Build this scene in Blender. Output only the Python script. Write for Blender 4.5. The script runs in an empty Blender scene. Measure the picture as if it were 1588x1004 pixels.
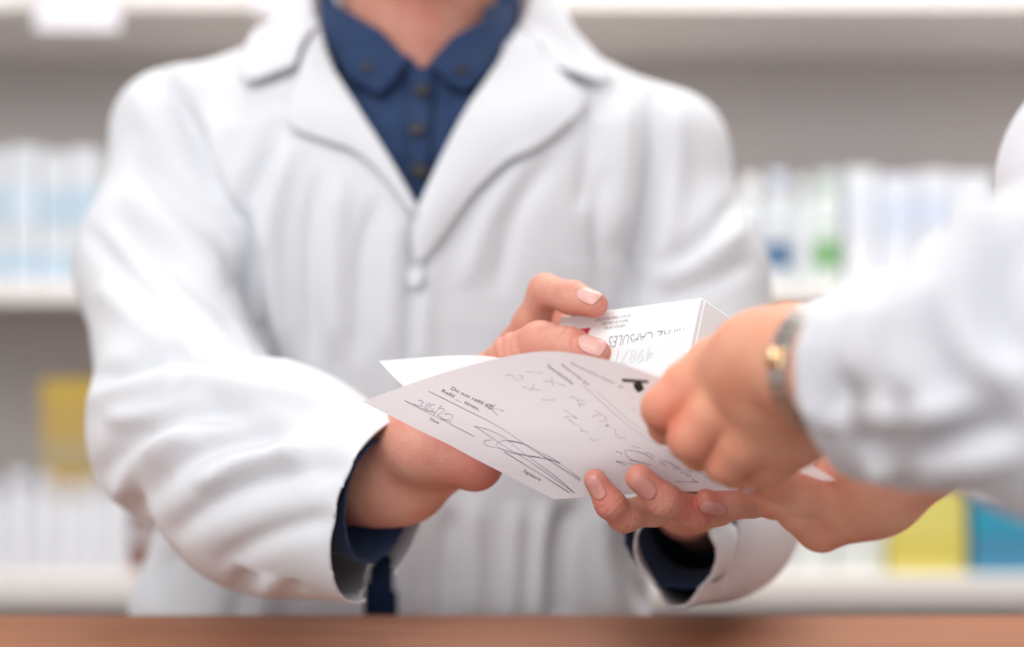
import bpy, math, random
import numpy as np
from mathutils import Vector
from mathutils.bvhtree import BVHTree
random.seed(7)
rng = np.random.default_rng(5)
F = 1588 * 50 / 36.0
CZ = 1.2
SC = bpy.context.scene
COL = SC.collection

def P(px, py, d):
    return np.array(((px - 794) / F * d, d, CZ - (py - 502) / F * d))

def proj(V):
    return np.stack((794 + F * V[:, 0] / V[:, 1], 502 - F * (V[:, 2] - CZ) / V[:, 1]), 1)

# ------------------------------------------------------------------ objects
def tag(o, label=None, cat=None, group=None, kind=None):
    if label: o['label'] = label
    if cat: o['category'] = cat
    if group: o['group'] = group
    if kind: o['kind'] = kind
    return o

def empty(name, loc, label, cat, group=None):
    o = bpy.data.objects.new(name, None)
    COL.objects.link(o)
    o.location = [float(c) for c in loc]
    o.empty_display_size = 0.05
    return tag(o, label, cat, group)

def link(name, me, mats, parent=None, smooth=True):
    if not isinstance(mats, (list, tuple)): mats = [mats]
    for m in mats: me.materials.append(m)
    if smooth:
        me.polygons.foreach_set('use_smooth', np.ones(len(me.polygons), bool))
    o = bpy.data.objects.new(name, me)
    COL.objects.link(o)
    if parent is not None:
        o.parent = parent
        root = parent
        off = Vector((0, 0, 0))
        while root is not None:
            off += root.location
            root = root.parent
        o.location = -off
    return o

def mesh_arr(name, V, faces, midx=None):
    """faces: (n,4) / (n,3) int array or a list of lists"""
    me = bpy.data.meshes.new(name)
    V = np.asarray(V, np.float32)
    if isinstance(faces, np.ndarray):
        n, k = faces.shape
        me.vertices.add(len(V)); me.vertices.foreach_set('co', V.ravel())
        me.loops.add(n * k); me.loops.foreach_set('vertex_index', faces.astype(np.int32).ravel())
        me.polygons.add(n); me.polygons.foreach_set('loop_start', np.arange(0, n * k, k, dtype=np.int32))
        if midx is not None:
            me.polygons.foreach_set('material_index', np.asarray(midx, np.int32))
        me.update(calc_edges=True)
    else:
        me.from_pydata([tuple(map(float, v)) for v in V], [], faces)
        if midx is not None:
            me.polygons.foreach_set('material_index', np.asarray(midx, np.int32))
    me.validate()
    return me

class MB:
    """collects simple shapes into one mesh"""
    def __init__(s): s.V = []; s.Fc = []; s.M = []
    def add(s, V, Fc, m=0):
        k = len(s.V)
        s.V += [tuple(map(float, v)) for v in V]
        s.Fc += [[i + k for i in f] for f in Fc]
        s.M += [m] * len(Fc)
    def box(s, x0, x1, y0, y1, z0, z1, bev=0.0, m=0, R=None, T=None):
        b = min(bev, (x1 - x0) / 2.1, (y1 - y0) / 2.1, (z1 - z0) / 2.1)
        lo = np.array((x0, y0, z0)); hi = np.array((x1, y1, z1))
        if b <= 0:
            V = [(x, y, z) for x in (x0, x1) for y in (y0, y1) for z in (z0, z1)]
            Fc = [[0, 1, 3, 2], [4, 6, 7, 5], [0, 4, 5, 1], [2, 3, 7, 6], [0, 2, 6, 4], [1, 5, 7, 3]]
        else:
            V = []; idx = {}
            for c in range(8):
                sg = [(c >> k) & 1 for k in range(3)]
                for ax in range(3):
                    p = []
                    for k in range(3):
                        base = hi[k] if sg[k] else lo[k]
                        if k != ax: base += (-b if sg[k] else b)
                        p.append(base)
                    idx[(c, ax)] = len(V); V.append(p)
            Fc = []
            for ax in range(3):
                a1, a2 = (ax + 1) % 3, (ax + 2) % 3
                for sd in (0, 1):
                    cs = []
                    for (p, q) in ((0, 0), (1, 0), (1, 1), (0, 1)):
                        c = (sd << ax) | (p << a1) | (q << a2)
                        cs.append(idx[(c, ax)])
                    Fc.append(cs if sd else cs[::-1])
            for ax in range(3):
                a1, a2 = (ax + 1) % 3, (ax + 2) % 3
                for p in (0, 1):
                    for q in (0, 1):
                        c0 = (p << a1) | (q << a2); c1 = c0 | (1 << ax)
                        f = [idx[(c0, a1)], idx[(c0, a2)], idx[(c1, a2)], idx[(c1, a1)]]
                        Fc.append(f if (p ^ q) else f[::-1])
            for c in range(8):
                f = [idx[(c, 0)], idx[(c, 1)], idx[(c, 2)]]
                Fc.append(f if bin(c).count('1') % 2 else f[::-1])
        V = np.array(V, float)
        if R is not None: V = V @ np.array(R)
        if T is not None: V = V + np.array(T)
        s.add(V, Fc, m)
    def lathe(s, c, prof, n=28, m=0):
        V = []; Fc = []
        for (r, z) in prof:
            for i in range(n):
                a = 2 * math.pi * i / n
                V.append((c[0] + r * math.cos(a), c[1] + r * math.sin(a), c[2] + z))
        for j in range(len(prof) - 1):
            for i in range(n):
                i2 = (i + 1) % n
                Fc.append([j * n + i, j * n + i2, (j + 1) * n + i2, (j + 1) * n + i])
        Fc.append(list(range(n))[::-1]); Fc.append([(len(prof) - 1) * n + i for i in range(n)])
        s.add(V, Fc, m)
    def build(s, name, mats, parent=None, smooth=False):
        me = mesh_arr(name, s.V, s.Fc, s.M)
        return link(name, me, mats, parent, smooth)

# ------------------------------------------------------------------ materials
def new_mat(name):
    m = bpy.data.materials.new(name); m.use_nodes = True
    nt = m.node_tree; b = nt.nodes['Principled BSDF']
    return m, nt, b

def noise_bump(nt, b, scale, strength, dist=0.001, detail=4, tex='noise'):
    tc = nt.nodes.new('ShaderNodeTexCoord')
    n = nt.nodes.new('ShaderNodeTexNoise' if tex == 'noise' else 'ShaderNodeTexVoronoi')
    n.inputs['Scale'].default_value = scale
    if tex == 'noise': n.inputs['Detail'].default_value = detail
    nt.links.new(tc.outputs['Object'], n.inputs['Vector'])
    bp = nt.nodes.new('ShaderNodeBump')
    bp.inputs['Strength'].default_value = strength; bp.inputs['Distance'].default_value = dist
    nt.links.new(n.outputs[0], bp.inputs['Height'])
    nt.links.new(bp.outputs[0], b.inputs['Normal'])
    return n

def plain(name, col, rough=0.5, metal=0.0, scale=300, bump=0.05, var=0.03, sheen=0.0, spec=0.5, coat=0.0):
    m, nt, b = new_mat(name)
    b.inputs['Roughness'].default_value = rough; b.inputs['Metallic'].default_value = metal
    b.inputs['Specular IOR Level'].default_value = spec
    b.inputs['Sheen Weight'].default_value = sheen
    b.inputs['Coat Weight'].default_value = coat
    n = noise_bump(nt, b, scale, bump)
    r = nt.nodes.new('ShaderNodeMix'); r.data_type = 'RGBA'
    nt.links.new(n.outputs[0], r.inputs[0])
    r.inputs[6].default_value = (*[c * (1 - var) for c in col], 1)
    r.inputs[7].default_value = (*[min(1, c * (1 + var)) for c in col], 1)
    nt.links.new(r.outputs[2], b.inputs['Base Color'])
    return m

def skin_mat(name, col, red, rough=0.45):
    m, nt, b = new_mat(name)
    b.inputs['Roughness'].default_value = rough
    b.inputs['Subsurface Weight'].default_value = 0.35
    b.inputs['Subsurface Radius'].default_value = (1.0, 0.35, 0.2)
    b.inputs['Subsurface Scale'].default_value = 0.002
    b.inputs['Specular IOR Level'].default_value = 0.4
    tc = nt.nodes.new('ShaderNodeTexCoord')
    n = nt.nodes.new('ShaderNodeTexNoise'); n.inputs['Scale'].default_value = 60; n.inputs['Detail'].default_value = 3
    nt.links.new(tc.outputs['Object'], n.inputs['Vector'])
    at = nt.nodes.new('ShaderNodeAttribute'); at.attribute_name = 'blush'
    mr = nt.nodes.new('ShaderNodeMapRange'); mr.inputs[1].default_value = .35; mr.inputs[2].default_value = .7
    mr.inputs[3].default_value = 0.0; mr.inputs[4].default_value = 0.35
    nt.links.new(n.outputs[0], mr.inputs[0])
    ad = nt.nodes.new('ShaderNodeMath'); ad.operation = 'ADD'; ad.use_clamp = True
    nt.links.new(mr.outputs[0], ad.inputs[0]); nt.links.new(at.outputs['Fac'], ad.inputs[1])
    mx = nt.nodes.new('ShaderNodeMix'); mx.data_type = 'RGBA'
    nt.links.new(ad.outputs[0], mx.inputs[0])
    mx.inputs[6].default_value = (*col, 1); mx.inputs[7].default_value = (*red, 1)
    nt.links.new(mx.outputs[2], b.inputs['Base Color'])
    v = nt.nodes.new('ShaderNodeTexVoronoi'); v.inputs['Scale'].default_value = 900
    nt.links.new(tc.outputs['Object'], v.inputs['Vector'])
    n2 = nt.nodes.new('ShaderNodeTexNoise'); n2.inputs['Scale'].default_value = 350; n2.inputs['Detail'].default_value = 4
    nt.links.new(tc.outputs['Object'], n2.inputs['Vector'])
    a2 = nt.nodes.new('ShaderNodeMath'); a2.operation = 'ADD'
    nt.links.new(v.outputs['Distance'], a2.inputs[0]); nt.links.new(n2.outputs[0], a2.inputs[1])
    bp = nt.nodes.new('ShaderNodeBump'); bp.inputs['Strength'].default_value = 0.35; bp.inputs['Distance'].default_value = 0.0006
    nt.links.new(a2.outputs[0], bp.inputs['Height']); nt.links.new(bp.outputs[0], b.inputs['Normal'])
    return m

def cloth_mat(name, col, scale=1800, bump=0.15, sheen=0.1, var=0.02, sss=0.0):
    m, nt, b = new_mat(name)
    b.inputs['Roughness'].default_value = 0.85
    b.inputs['Specular IOR Level'].default_value = 0.2
    b.inputs['Sheen Weight'].default_value = sheen
    tc = nt.nodes.new('ShaderNodeTexCoord')
    w1 = nt.nodes.new('ShaderNodeTexWave'); w1.inputs['Scale'].default_value = scale / 6; w1.bands_direction = 'X'
    w2 = nt.nodes.new('ShaderNodeTexWave'); w2.inputs['Scale'].default_value = scale / 6; w2.bands_direction = 'Z'
    nz = nt.nodes.new('ShaderNodeTexNoise'); nz.inputs['Scale'].default_value = 25; nz.inputs['Detail'].default_value = 5
    for w in (w1, w2, nz): nt.links.new(tc.outputs['Object'], w.inputs['Vector'])
    a = nt.nodes.new('ShaderNodeMath'); a.operation = 'MULTIPLY'
    nt.links.new(w1.outputs['Fac'], a.inputs[0]); nt.links.new(w2.outputs['Fac'], a.inputs[1])
    bp = nt.nodes.new('ShaderNodeBump'); bp.inputs['Strength'].default_value = bump; bp.inputs['Distance'].default_value = 0.0004
    nt.links.new(a.outputs[0], bp.inputs['Height'])
    bp2 = nt.nodes.new('ShaderNodeBump'); bp2.inputs['Strength'].default_value = 0.25; bp2.inputs['Distance'].default_value = 0.004
    nt.links.new(nz.outputs[0], bp2.inputs['Height']); nt.links.new(bp.outputs[0], bp2.inputs['Normal'])
    nt.links.new(bp2.outputs[0], b.inputs['Normal'])
    mx = nt.nodes.new('ShaderNodeMix'); mx.data_type = 'RGBA'
    nt.links.new(nz.outputs[0], mx.inputs[0])
    mx.inputs[6].default_value = (*[c * (1 - var) for c in col], 1)
    mx.inputs[7].default_value = (*[min(1, c * (1 + var)) for c in col], 1)
    nt.links.new(mx.outputs[2], b.inputs['Base Color'])
    return m

def wood_mat(name, c1, c2):
    m, nt, b = new_mat(name)
    b.inputs['Roughness'].default_value = 0.55
    tc = nt.nodes.new('ShaderNodeTexCoord'); mp = nt.nodes.new('ShaderNodeMapping')
    mp.inputs['Scale'].default_value = (1.2, 22, 22)
    nz = nt.nodes.new('ShaderNodeTexNoise'); nz.inputs['Scale'].default_value = 4; nz.inputs['Detail'].default_value = 8
    nt.links.new(tc.outputs['Object'], mp.inputs[0]); nt.links.new(mp.outputs[0], nz.inputs['Vector'])
    r = nt.nodes.new('ShaderNodeValToRGB')
    r.color_ramp.elements[0].position = .35; r.color_ramp.elements[0].color = (*c1, 1)
    r.color_ramp.elements[1].position = .7; r.color_ramp.elements[1].color = (*c2, 1)
    nt.links.new(nz.outputs[0], r.inputs[0]); nt.links.new(r.outputs[0], b.inputs['Base Color'])
    return m

M_COAT = cloth_mat('white_cotton', (.675, .690, .725))
M_NAVY = cloth_mat('navy_cotton', (.022, .046, .115), bump=.3, var=.25)
M_TROU = cloth_mat('dark_trousers', (.02, .025, .04))
M_SLEEVE = cloth_mat('white_shirt_cotton', (.70, .705, .75))
M_SKIN1 = skin_mat('pharmacist_skin', (.67, .355, .26), (.56, .13, .10))
M_SKIN2 = skin_mat('customer_skin', (.78, .395, .26), (.60, .16, .10), .5)
M_HAIR = plain('dark_hair', (.02, .014, .01), .5, scale=500, bump=.5)
M_NAIL = plain('fingernail_pink', (.68, .38, .34), .5, scale=90, bump=.02, coat=.3)
M_NAILR = plain('fingernail_rose', (.58, .24, .20), .36, scale=90, bump=.02, coat=.3)
M_EYE = plain('eye_white', (.8, .78, .75), .2); M_IRIS = plain('eye_iris', (.05, .025, .01), .15)
M_SHOE = plain('black_leather', (.012, .012, .013), .35)
M_PAPER = plain('prescription_paper', (.80, .755, .785), .8, scale=900, bump=.05, var=.012, spec=.2)
M_SHEET = plain('white_paper', (.88, .89, .90), .8, scale=900, bump=.04, var=.01, spec=.2)
M_INKB = plain('black_print', (.035, .03, .035), .6); M_PEN = plain('blue_black_pen', (.045, .05, .16), .5)
M_GREYINK = plain('grey_print', (.42, .36, .39), .7)
M_CARD = plain('white_carton_board', (.90, .91, .92), .42, scale=400, bump=.03, var=.006)
M_RED = plain('red_print', (.62, .03, .07), .5)
M_BOXINK = plain('grey_box_print', (.27, .27, .29), .5)
M_BATCH = plain('pale_batch_print', (.66, .69, .71), .5)
M_WOOD = wood_mat('counter_wood', (.32, .118, .053), (.40, .165, .082))
M_WALL = plain('wall_paint', (.50, .47, .45), .8, scale=40)
M_SHELFBACK = plain('shelf_back_laminate', (.50, .465, .455), .6, scale=60)
M_SHELF = plain('shelf_board_laminate', (.80, .76, .73), .5, scale=60)
M_FLOOR = plain('vinyl_floor', (.30, .27, .25), .4, scale=20)
M_CEIL = plain('ceiling_paint', (.8, .8, .8), .9, scale=60)
M_STEEL = plain('brushed_steel', (.62, .60, .58), .38, metal=1.0, scale=700)
M_GOLD = plain('gold_plate', (.95, .66, .38), .12, metal=1.0)
M_DIAL = plain('watch_dial', (.7, .68, .62), .2)
M_BTN = plain('dark_button', (.02, .016, .02), .6)
M_WBTN = plain('white_button', (.75, .75, .76), .3)

# ------------------------------------------------------------------ signed distance modelling
def smin(a, b, k):
    h = np.maximum(k - np.abs(a - b), 0.0) / k
    return np.minimum(a, b) - h * h * k * 0.25

def cone(p, a, ra, b, rb):
    a = np.asarray(a, np.float32); b = np.asarray(b, np.float32)
    ab = b - a; l2 = max(float(ab @ ab), 1e-12)
    q = p - a
    t = np.clip((q @ ab) / l2, 0, 1)
    return np.linalg.norm(q - t[..., None] * ab, axis=-1) - (ra + (rb - ra) * t)

def chain(p, pts, k=0.004):
    d = None
    for (a, ra), (b, rb) in zip(pts[:-1], pts[1:]):
        c = cone(p, a, ra, b, rb)
        d = c if d is None else smin(d, c, k)
    return d

def ellipsoid(p, c, r, ax=None):
    q = p - np.asarray(c, np.float32)
    if ax is not None: q = q @ np.asarray(ax, np.float32).T
    r = np.asarray(r, np.float32)
    k0 = np.linalg.norm(q / r, axis=-1); k1 = np.linalg.norm(q / (r * r), axis=-1)
    return k0 * (k0 - 1) / np.maximum(k1, 1e-6)

def surface(f, lo, hi, h, B=8):
    lo = np.array(lo, np.float32); hi = np.array(hi, np.float32)
    nb = np.ceil((hi - lo) / (h * B)).astype(int)
    n = nb * B
    cx = [lo[i] + (np.arange(nb[i]) + .5) * h * B - h / 2 for i in range(3)]
    G = np.stack(np.meshgrid(*cx, indexing='ij'), -1).astype(np.float32)
    cv = f(G.reshape(-1, 3)).reshape(nb)
    V = np.repeat(np.repeat(np.repeat(cv, B, 0), B, 1), B, 2).astype(np.float32)
    act = np.argwhere(np.abs(cv) < h * B * 1.35)
    loc = np.stack(np.meshgrid(*[np.arange(B)] * 3, indexing='ij'), -1).reshape(-1, 3)
    for s in range(0, len(act), 1500):
        blk = act[s:s + 1500]
        ijk = blk[:, None, :] * B + loc[None]
        pts = (lo + ijk * h).astype(np.float32)
        val = f(pts.reshape(-1, 3))
        I = ijk.reshape(-1, 3)
        V[I[:, 0], I[:, 1], I[:, 2]] = val
    S = V < 0
    m = (slice(None, -1), slice(1, None))
    cnt = np.zeros(tuple(x - 1 for x in n), np.int8)
    for a in (0, 1):
        for b in (0, 1):
            for c in (0, 1):
                cnt += S[m[a], m[b], m[c]]
    cells = np.argwhere((cnt > 0) & (cnt < 8))
    idx = -np.ones(cnt.shape, np.int32)
    idx[cells[:, 0], cells[:, 1], cells[:, 2]] = np.arange(len(cells))
    acc = np.zeros((len(cells), 3), np.float32); w = np.zeros(len(cells), np.float32)
    cor = [(a, b, c) for a in (0, 1) for b in (0, 1) for c in (0, 1)]
    vals = {c: V[cells[:, 0] + c[0], cells[:, 1] + c[1], cells[:, 2] + c[2]] for c in cor}
    for c in cor:
        for ax in range(3):
            if c[ax]: continue
            c2 = list(c); c2[ax] = 1; c2 = tuple(c2)
            v0, v1 = vals[c], vals[c2]
            cr = (v0 < 0) != (v1 < 0)
            t = np.where(cr, v0 / np.where(cr, v0 - v1, 1), 0)
            pt = np.tile(np.array(c, np.float32), (len(cells), 1)); pt[:, ax] = t
            acc += pt * cr[:, None]; w += cr
    verts = lo + (cells + acc / w[:, None]) * h
    faces = []
    for ax in range(3):
        a1, a2 = (ax + 1) % 3, (ax + 2) % 3
        sl0 = [slice(None)] * 3; sl1 = [slice(None)] * 3
        sl0[ax] = slice(None, -1); sl1[ax] = slice(1, None)
        s0 = S[tuple(sl0)]; s1 = S[tuple(sl1)]
        E = np.argwhere(s0 != s1)
        E = E[(E[:, a1] > 0) & (E[:, a2] > 0) & (E[:, a1] < n[a1] - 1) & (E[:, a2] < n[a2] - 1)]
        flip = s0[E[:, 0], E[:, 1], E[:, 2]]
        q = []
        for (p1, p2) in ((-1, -1), (0, -1), (0, 0), (-1, 0)):
            C = E.copy(); C[:, a1] += p1; C[:, a2] += p2
            q.append(idx[C[:, 0], C[:, 1], C[:, 2]])
        q = np.stack(q, 1)
        q[~flip] = q[~flip][:, ::-1]
        faces.append(q)
    faces = np.concatenate(faces)
    faces = faces[(faces >= 0).all(1)]
    return verts.astype(np.float64), faces

def compact(V, Fa):
    u, inv = np.unique(Fa, return_inverse=True)
    return V[u], inv.reshape(Fa.shape), u

def normals(V, Fa):
    a, b, c, d = (V[Fa[:, i]] for i in range(4))
    fn = np.cross(c - a, d - b)
    N = np.zeros_like(V)
    for i in range(4): np.add.at(N, Fa[:, i], fn)
    return N / np.maximum(np.linalg.norm(N, axis=1), 1e-12)[:, None]

def smooth(V, Fa, it=2, lam=.5):
    V = V.copy()
    E = np.concatenate([Fa[:, [0, 1]], Fa[:, [1, 2]], Fa[:, [2, 3]], Fa[:, [3, 0]]])
    deg = np.bincount(E.ravel(), minlength=len(V)).astype(float)
    for _ in range(it):
        A = np.stack([np.bincount(E[:, 0], V[E[:, 1], k], len(V)) + np.bincount(E[:, 1], V[E[:, 0], k], len(V)) for k in range(3)], 1)
        V += lam * (A / np.maximum(deg, 1)[:, None] - V)
    return V

def polydist(Q, pl):
    """distance to a 2D polyline and position 0..1 along it"""
    pl = np.array(pl, float)
    L = np.concatenate([[0], np.cumsum(np.linalg.norm(np.diff(pl, axis=0), axis=1))])
    best = np.full(len(Q), 1e9); tt = np.zeros(len(Q))
    for i in range(len(pl) - 1):
        ab = pl[i + 1] - pl[i]; l2 = ab @ ab
        t = np.clip(((Q - pl[i]) @ ab) / l2, 0, 1)
        d = np.linalg.norm(Q - pl[i] - t[:, None] * ab, axis=1)
        u = d < best
        best[u] = d[u]; tt[u] = (L[i] + t[u] * math.sqrt(l2)) / L[-1]
    return best, tt

def catmull(pts, n=8):
    pts = [np.array(p, float) for p in pts]
    if len(pts) < 3: n = max(n, 2)
    out = []
    for i in range(len(pts) - 1):
        p0 = pts[max(i - 1, 0)]; p1 = pts[i]; p2 = pts[i + 1]; p3 = pts[min(i + 2, len(pts) - 1)]
        for k in range(n):
            t = k / n
            out.append(.5 * ((2 * p1) + (p2 - p0) * t + (2 * p0 - 5 * p1 + 4 * p2 - p3) * t * t + (3 * p1 - p0 - 3 * p2 + p3) * t ** 3))
    out.append(pts[-1])
    return np.array(out)

SCF = 1.4
def folds(V, Fa, strokes):
    """sculpt cloth folds: each stroke is (polyline seen from the counter side, width, depth in mm)"""
    N = normals(V, Fa)
    view = V - np.array((0, 0, CZ)); view /= np.linalg.norm(view, axis=1)[:, None]
    face = np.clip(-(N * view).sum(1) * 3, 0, 1)
    Q = proj(V)
    D = np.zeros(len(V))
    for pl, w, amp in strokes:
        pl = catmull(pl, 5) if len(pl) > 2 else np.array(pl, float)
        d, t = polydist(Q, pl)
        taper = np.clip(np.minimum(t, 1 - t) * 6, 0, 1) ** .7 if True else 1
        D += amp * SCF * .001 * np.exp(-(d / w) ** 2) * taper
    return V + N * (D * face)[:, None]

def wobble(V, Fa, amp, freq, seed=0):
    N = normals(V, Fa); r = np.random.default_rng(seed)
    D = np.zeros(len(V))
    for k in range(7):
        v = r.normal(size=3); v[2] *= .5; v = v / np.linalg.norm(v) * freq * (0.6 + r.random())
        D += np.sin(V @ v + r.random() * 6.28 + 1.5 * np.sin(V @ (v[[1, 2, 0]] * .6)))
    return V + N * (D * amp / 2.6)[:, None]

def trim_plane(V, Fa, c, nrm, reach):
    """cut away what lies beyond the plane, within reach of c, with a clean edge"""
    c = np.array(c); nrm = np.array(nrm) / np.linalg.norm(nrm)
    V = V.copy()
    s = (V - c) @ nrm; near = np.linalg.norm(V - c, axis=1) < reach
    out = (s > 0) & near
    keep = ~out[Fa].all(1)
    Fa = Fa[keep]
    used = np.zeros(len(V), bool); used[Fa.ravel()] = True
    mv = used & out
    V[mv] -= s[mv, None] * nrm
    return V, Fa

def inpoly(Q, poly):
    poly = np.array(poly, float); c = np.zeros(len(Q), bool)
    j = len(poly) - 1
    for i in range(len(poly)):
        xi, yi = poly[i]; xj, yj = poly[j]
        cond = ((yi > Q[:, 1]) != (yj > Q[:, 1])) & (Q[:, 0] < (xj - xi) * (Q[:, 1] - yi) / (yj - yi + 1e-12) + xi)
        c ^= cond; j = i
    return c

def bvh_of(V, Fa):
    return BVHTree.FromPolygons([tuple(v) for v in V], [tuple(f) for f in Fa])

CAM = Vector((0, 0, CZ))
def hit(bvh, px, py, off=0.0, maxd=3):
    """the point of a surface seen at a pixel, lifted off along the surface normal"""
    d = Vector(P(px, py, 1.0)) - CAM; d.normalize()
    loc, n, i, dist = bvh.ray_cast(CAM, d, maxd)
    if loc is None:
        p = CAM + d * 1.0
        loc, n, i, dist = bvh.find_nearest(p)
    if n.dot(d) > 0: n = -n
    return np.array(loc + n * off), np.array(n)

def resample(pl, n):
    pl = catmull(pl, 10)
    L = np.concatenate([[0], np.cumsum(np.linalg.norm(np.diff(pl, axis=0), axis=1))])
    t = np.linspace(0, L[-1], n)
    return np.stack([np.interp(t, L, pl[:, k]) for k in range(pl.shape[1])], 1)

def grid_faces(n, m, flip=False):
    I = np.arange(n * m).reshape(n, m)
    f = np.stack([I[:-1, :-1], I[1:, :-1], I[1:, 1:], I[:-1, 1:]], -1).reshape(-1, 4)
    return f[:, ::-1] if flip else f

def patch_on(name, bvh, e0, e1, offs, mat, parent, n=50, m=14, thick=.002, straight=False):
    """cloth flap lying on a surface, between two outlines"""
    if straight:
        a = np.array(e0, float); b = np.array(e1, float)
        A = np.stack([np.interp(np.linspace(0, len(a) - 1, n), range(len(a)), a[:, k]) for k in (0, 1)], 1)
        Bq = np.stack([np.interp(np.linspace(0, len(b) - 1, n), range(len(b)), b[:, k]) for k in (0, 1)], 1)
    else:
        A = resample(e0, n); Bq = resample(e1, n)
    V = []
    for i in range(n):
        for j in range(m):
            t = j / (m - 1)
            q = A[i] * (1 - t) + Bq[i] * t
            off = np.interp(t, np.linspace(0, 1, len(offs)), offs)
            V.append(hit(bvh, q[0], q[1], off)[0])
    V = np.array(V)
    Fa = grid_faces(n, m)
    V = smooth(V, Fa, 3, .4)
    N = normals(V, Fa)
    if (N[:, 1].mean()) > 0: Fa = Fa[:, ::-1]
    o = link(name, mesh_arr(name, V, Fa), mat, parent)
    s = o.modifiers.new('thickness', 'SOLIDIFY'); s.thickness = thick; s.offset = 0
    return o

# ------------------------------------------------------------------ PHARMACIST
def body_profile(p, prof, cy):
    z = p[:, 2]; zs = [q[0] for q in prof]
    a = np.interp(z, zs, [q[1] for q in prof]); b = np.interp(z, zs, [q[2] for q in prof]); cx = np.interp(z, zs, [q[3] for q in prof])
    x = (p[:, 0] - cx) / a; y = (p[:, 1] - cy) / b
    rho = (np.abs(x) ** 2.3 + np.abs(y) ** 2.3) ** (1 / 2.3)
    d = (rho - 1) * np.minimum(a, b)
    return d

CY = 1.065
PROF = [(.40, .20, .14, -.075), (.85, .205, .125, -.092), (1.0, .192, .122, -.088), (1.06, .178, .120, -.080), (1.12, .166, .118, -.072), (1.2, .168, .118, -.066),
        (1.28, .170, .112, -.064), (1.34, .150, .095, -.066), (1.38, .11, .07, -.068), (1.42, .06, .05, -.068)]
NECK = P(652, 95, 1.075)
SHL = P(282, 214, 1.06); UPL = P(250, 420, 1.0); ELL = P(291, 664, .87); MFL = P(420, 738, .795); CUL = P(598, 782, .728)
SHR = P(1022, 240, 1.06); UPR = P(1072, 430, 1.03); ELR = P(1102, 715, .97); MFR = P(1100, 790, .86); CUR = P(1050, 852, .755)

def pharm_base(p, off, arms=True, sleeve=None):
    d = body_profile(p, PROF, CY)
    d = np.maximum(d, (p[:, 2] - 1.385))
    d = smin(d, chain(p, [(SHL, .047), (NECK, .050), (SHR, .047)], .02), .05)
    d = smin(d, cone(p, P(500, 330, 1.03), .07, P(820, 330, 1.03), .07), .06)
    if arms:
        rl = (.046, .052, .054, .057, .0440) ; rr = (.047, .049, .054, .046, .024)
        dl = chain(p, list(zip((SHL, UPL, ELL, MFL, CUL), rl)), .03)
        dr = chain(p, list(zip((SHR, UPR, ELR, MFR, CUR), rr)), .03)
        dr = smin(dr, cone(p, P(1100, 830, .86), .03, P(1046, 928, .758), .0090), .009)
        dl = smin(dl, cone(p, P(420, 815, .80), .03, P(572, 852, .728), .022), .03)
        d = smin(d, dl, .018); d = smin(d, dr, .018)
    return d - off

PH = empty('person', (-.07, CY, 0), 'person in white lab coat and navy shirt standing behind the counter holding a box', 'person')

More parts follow.
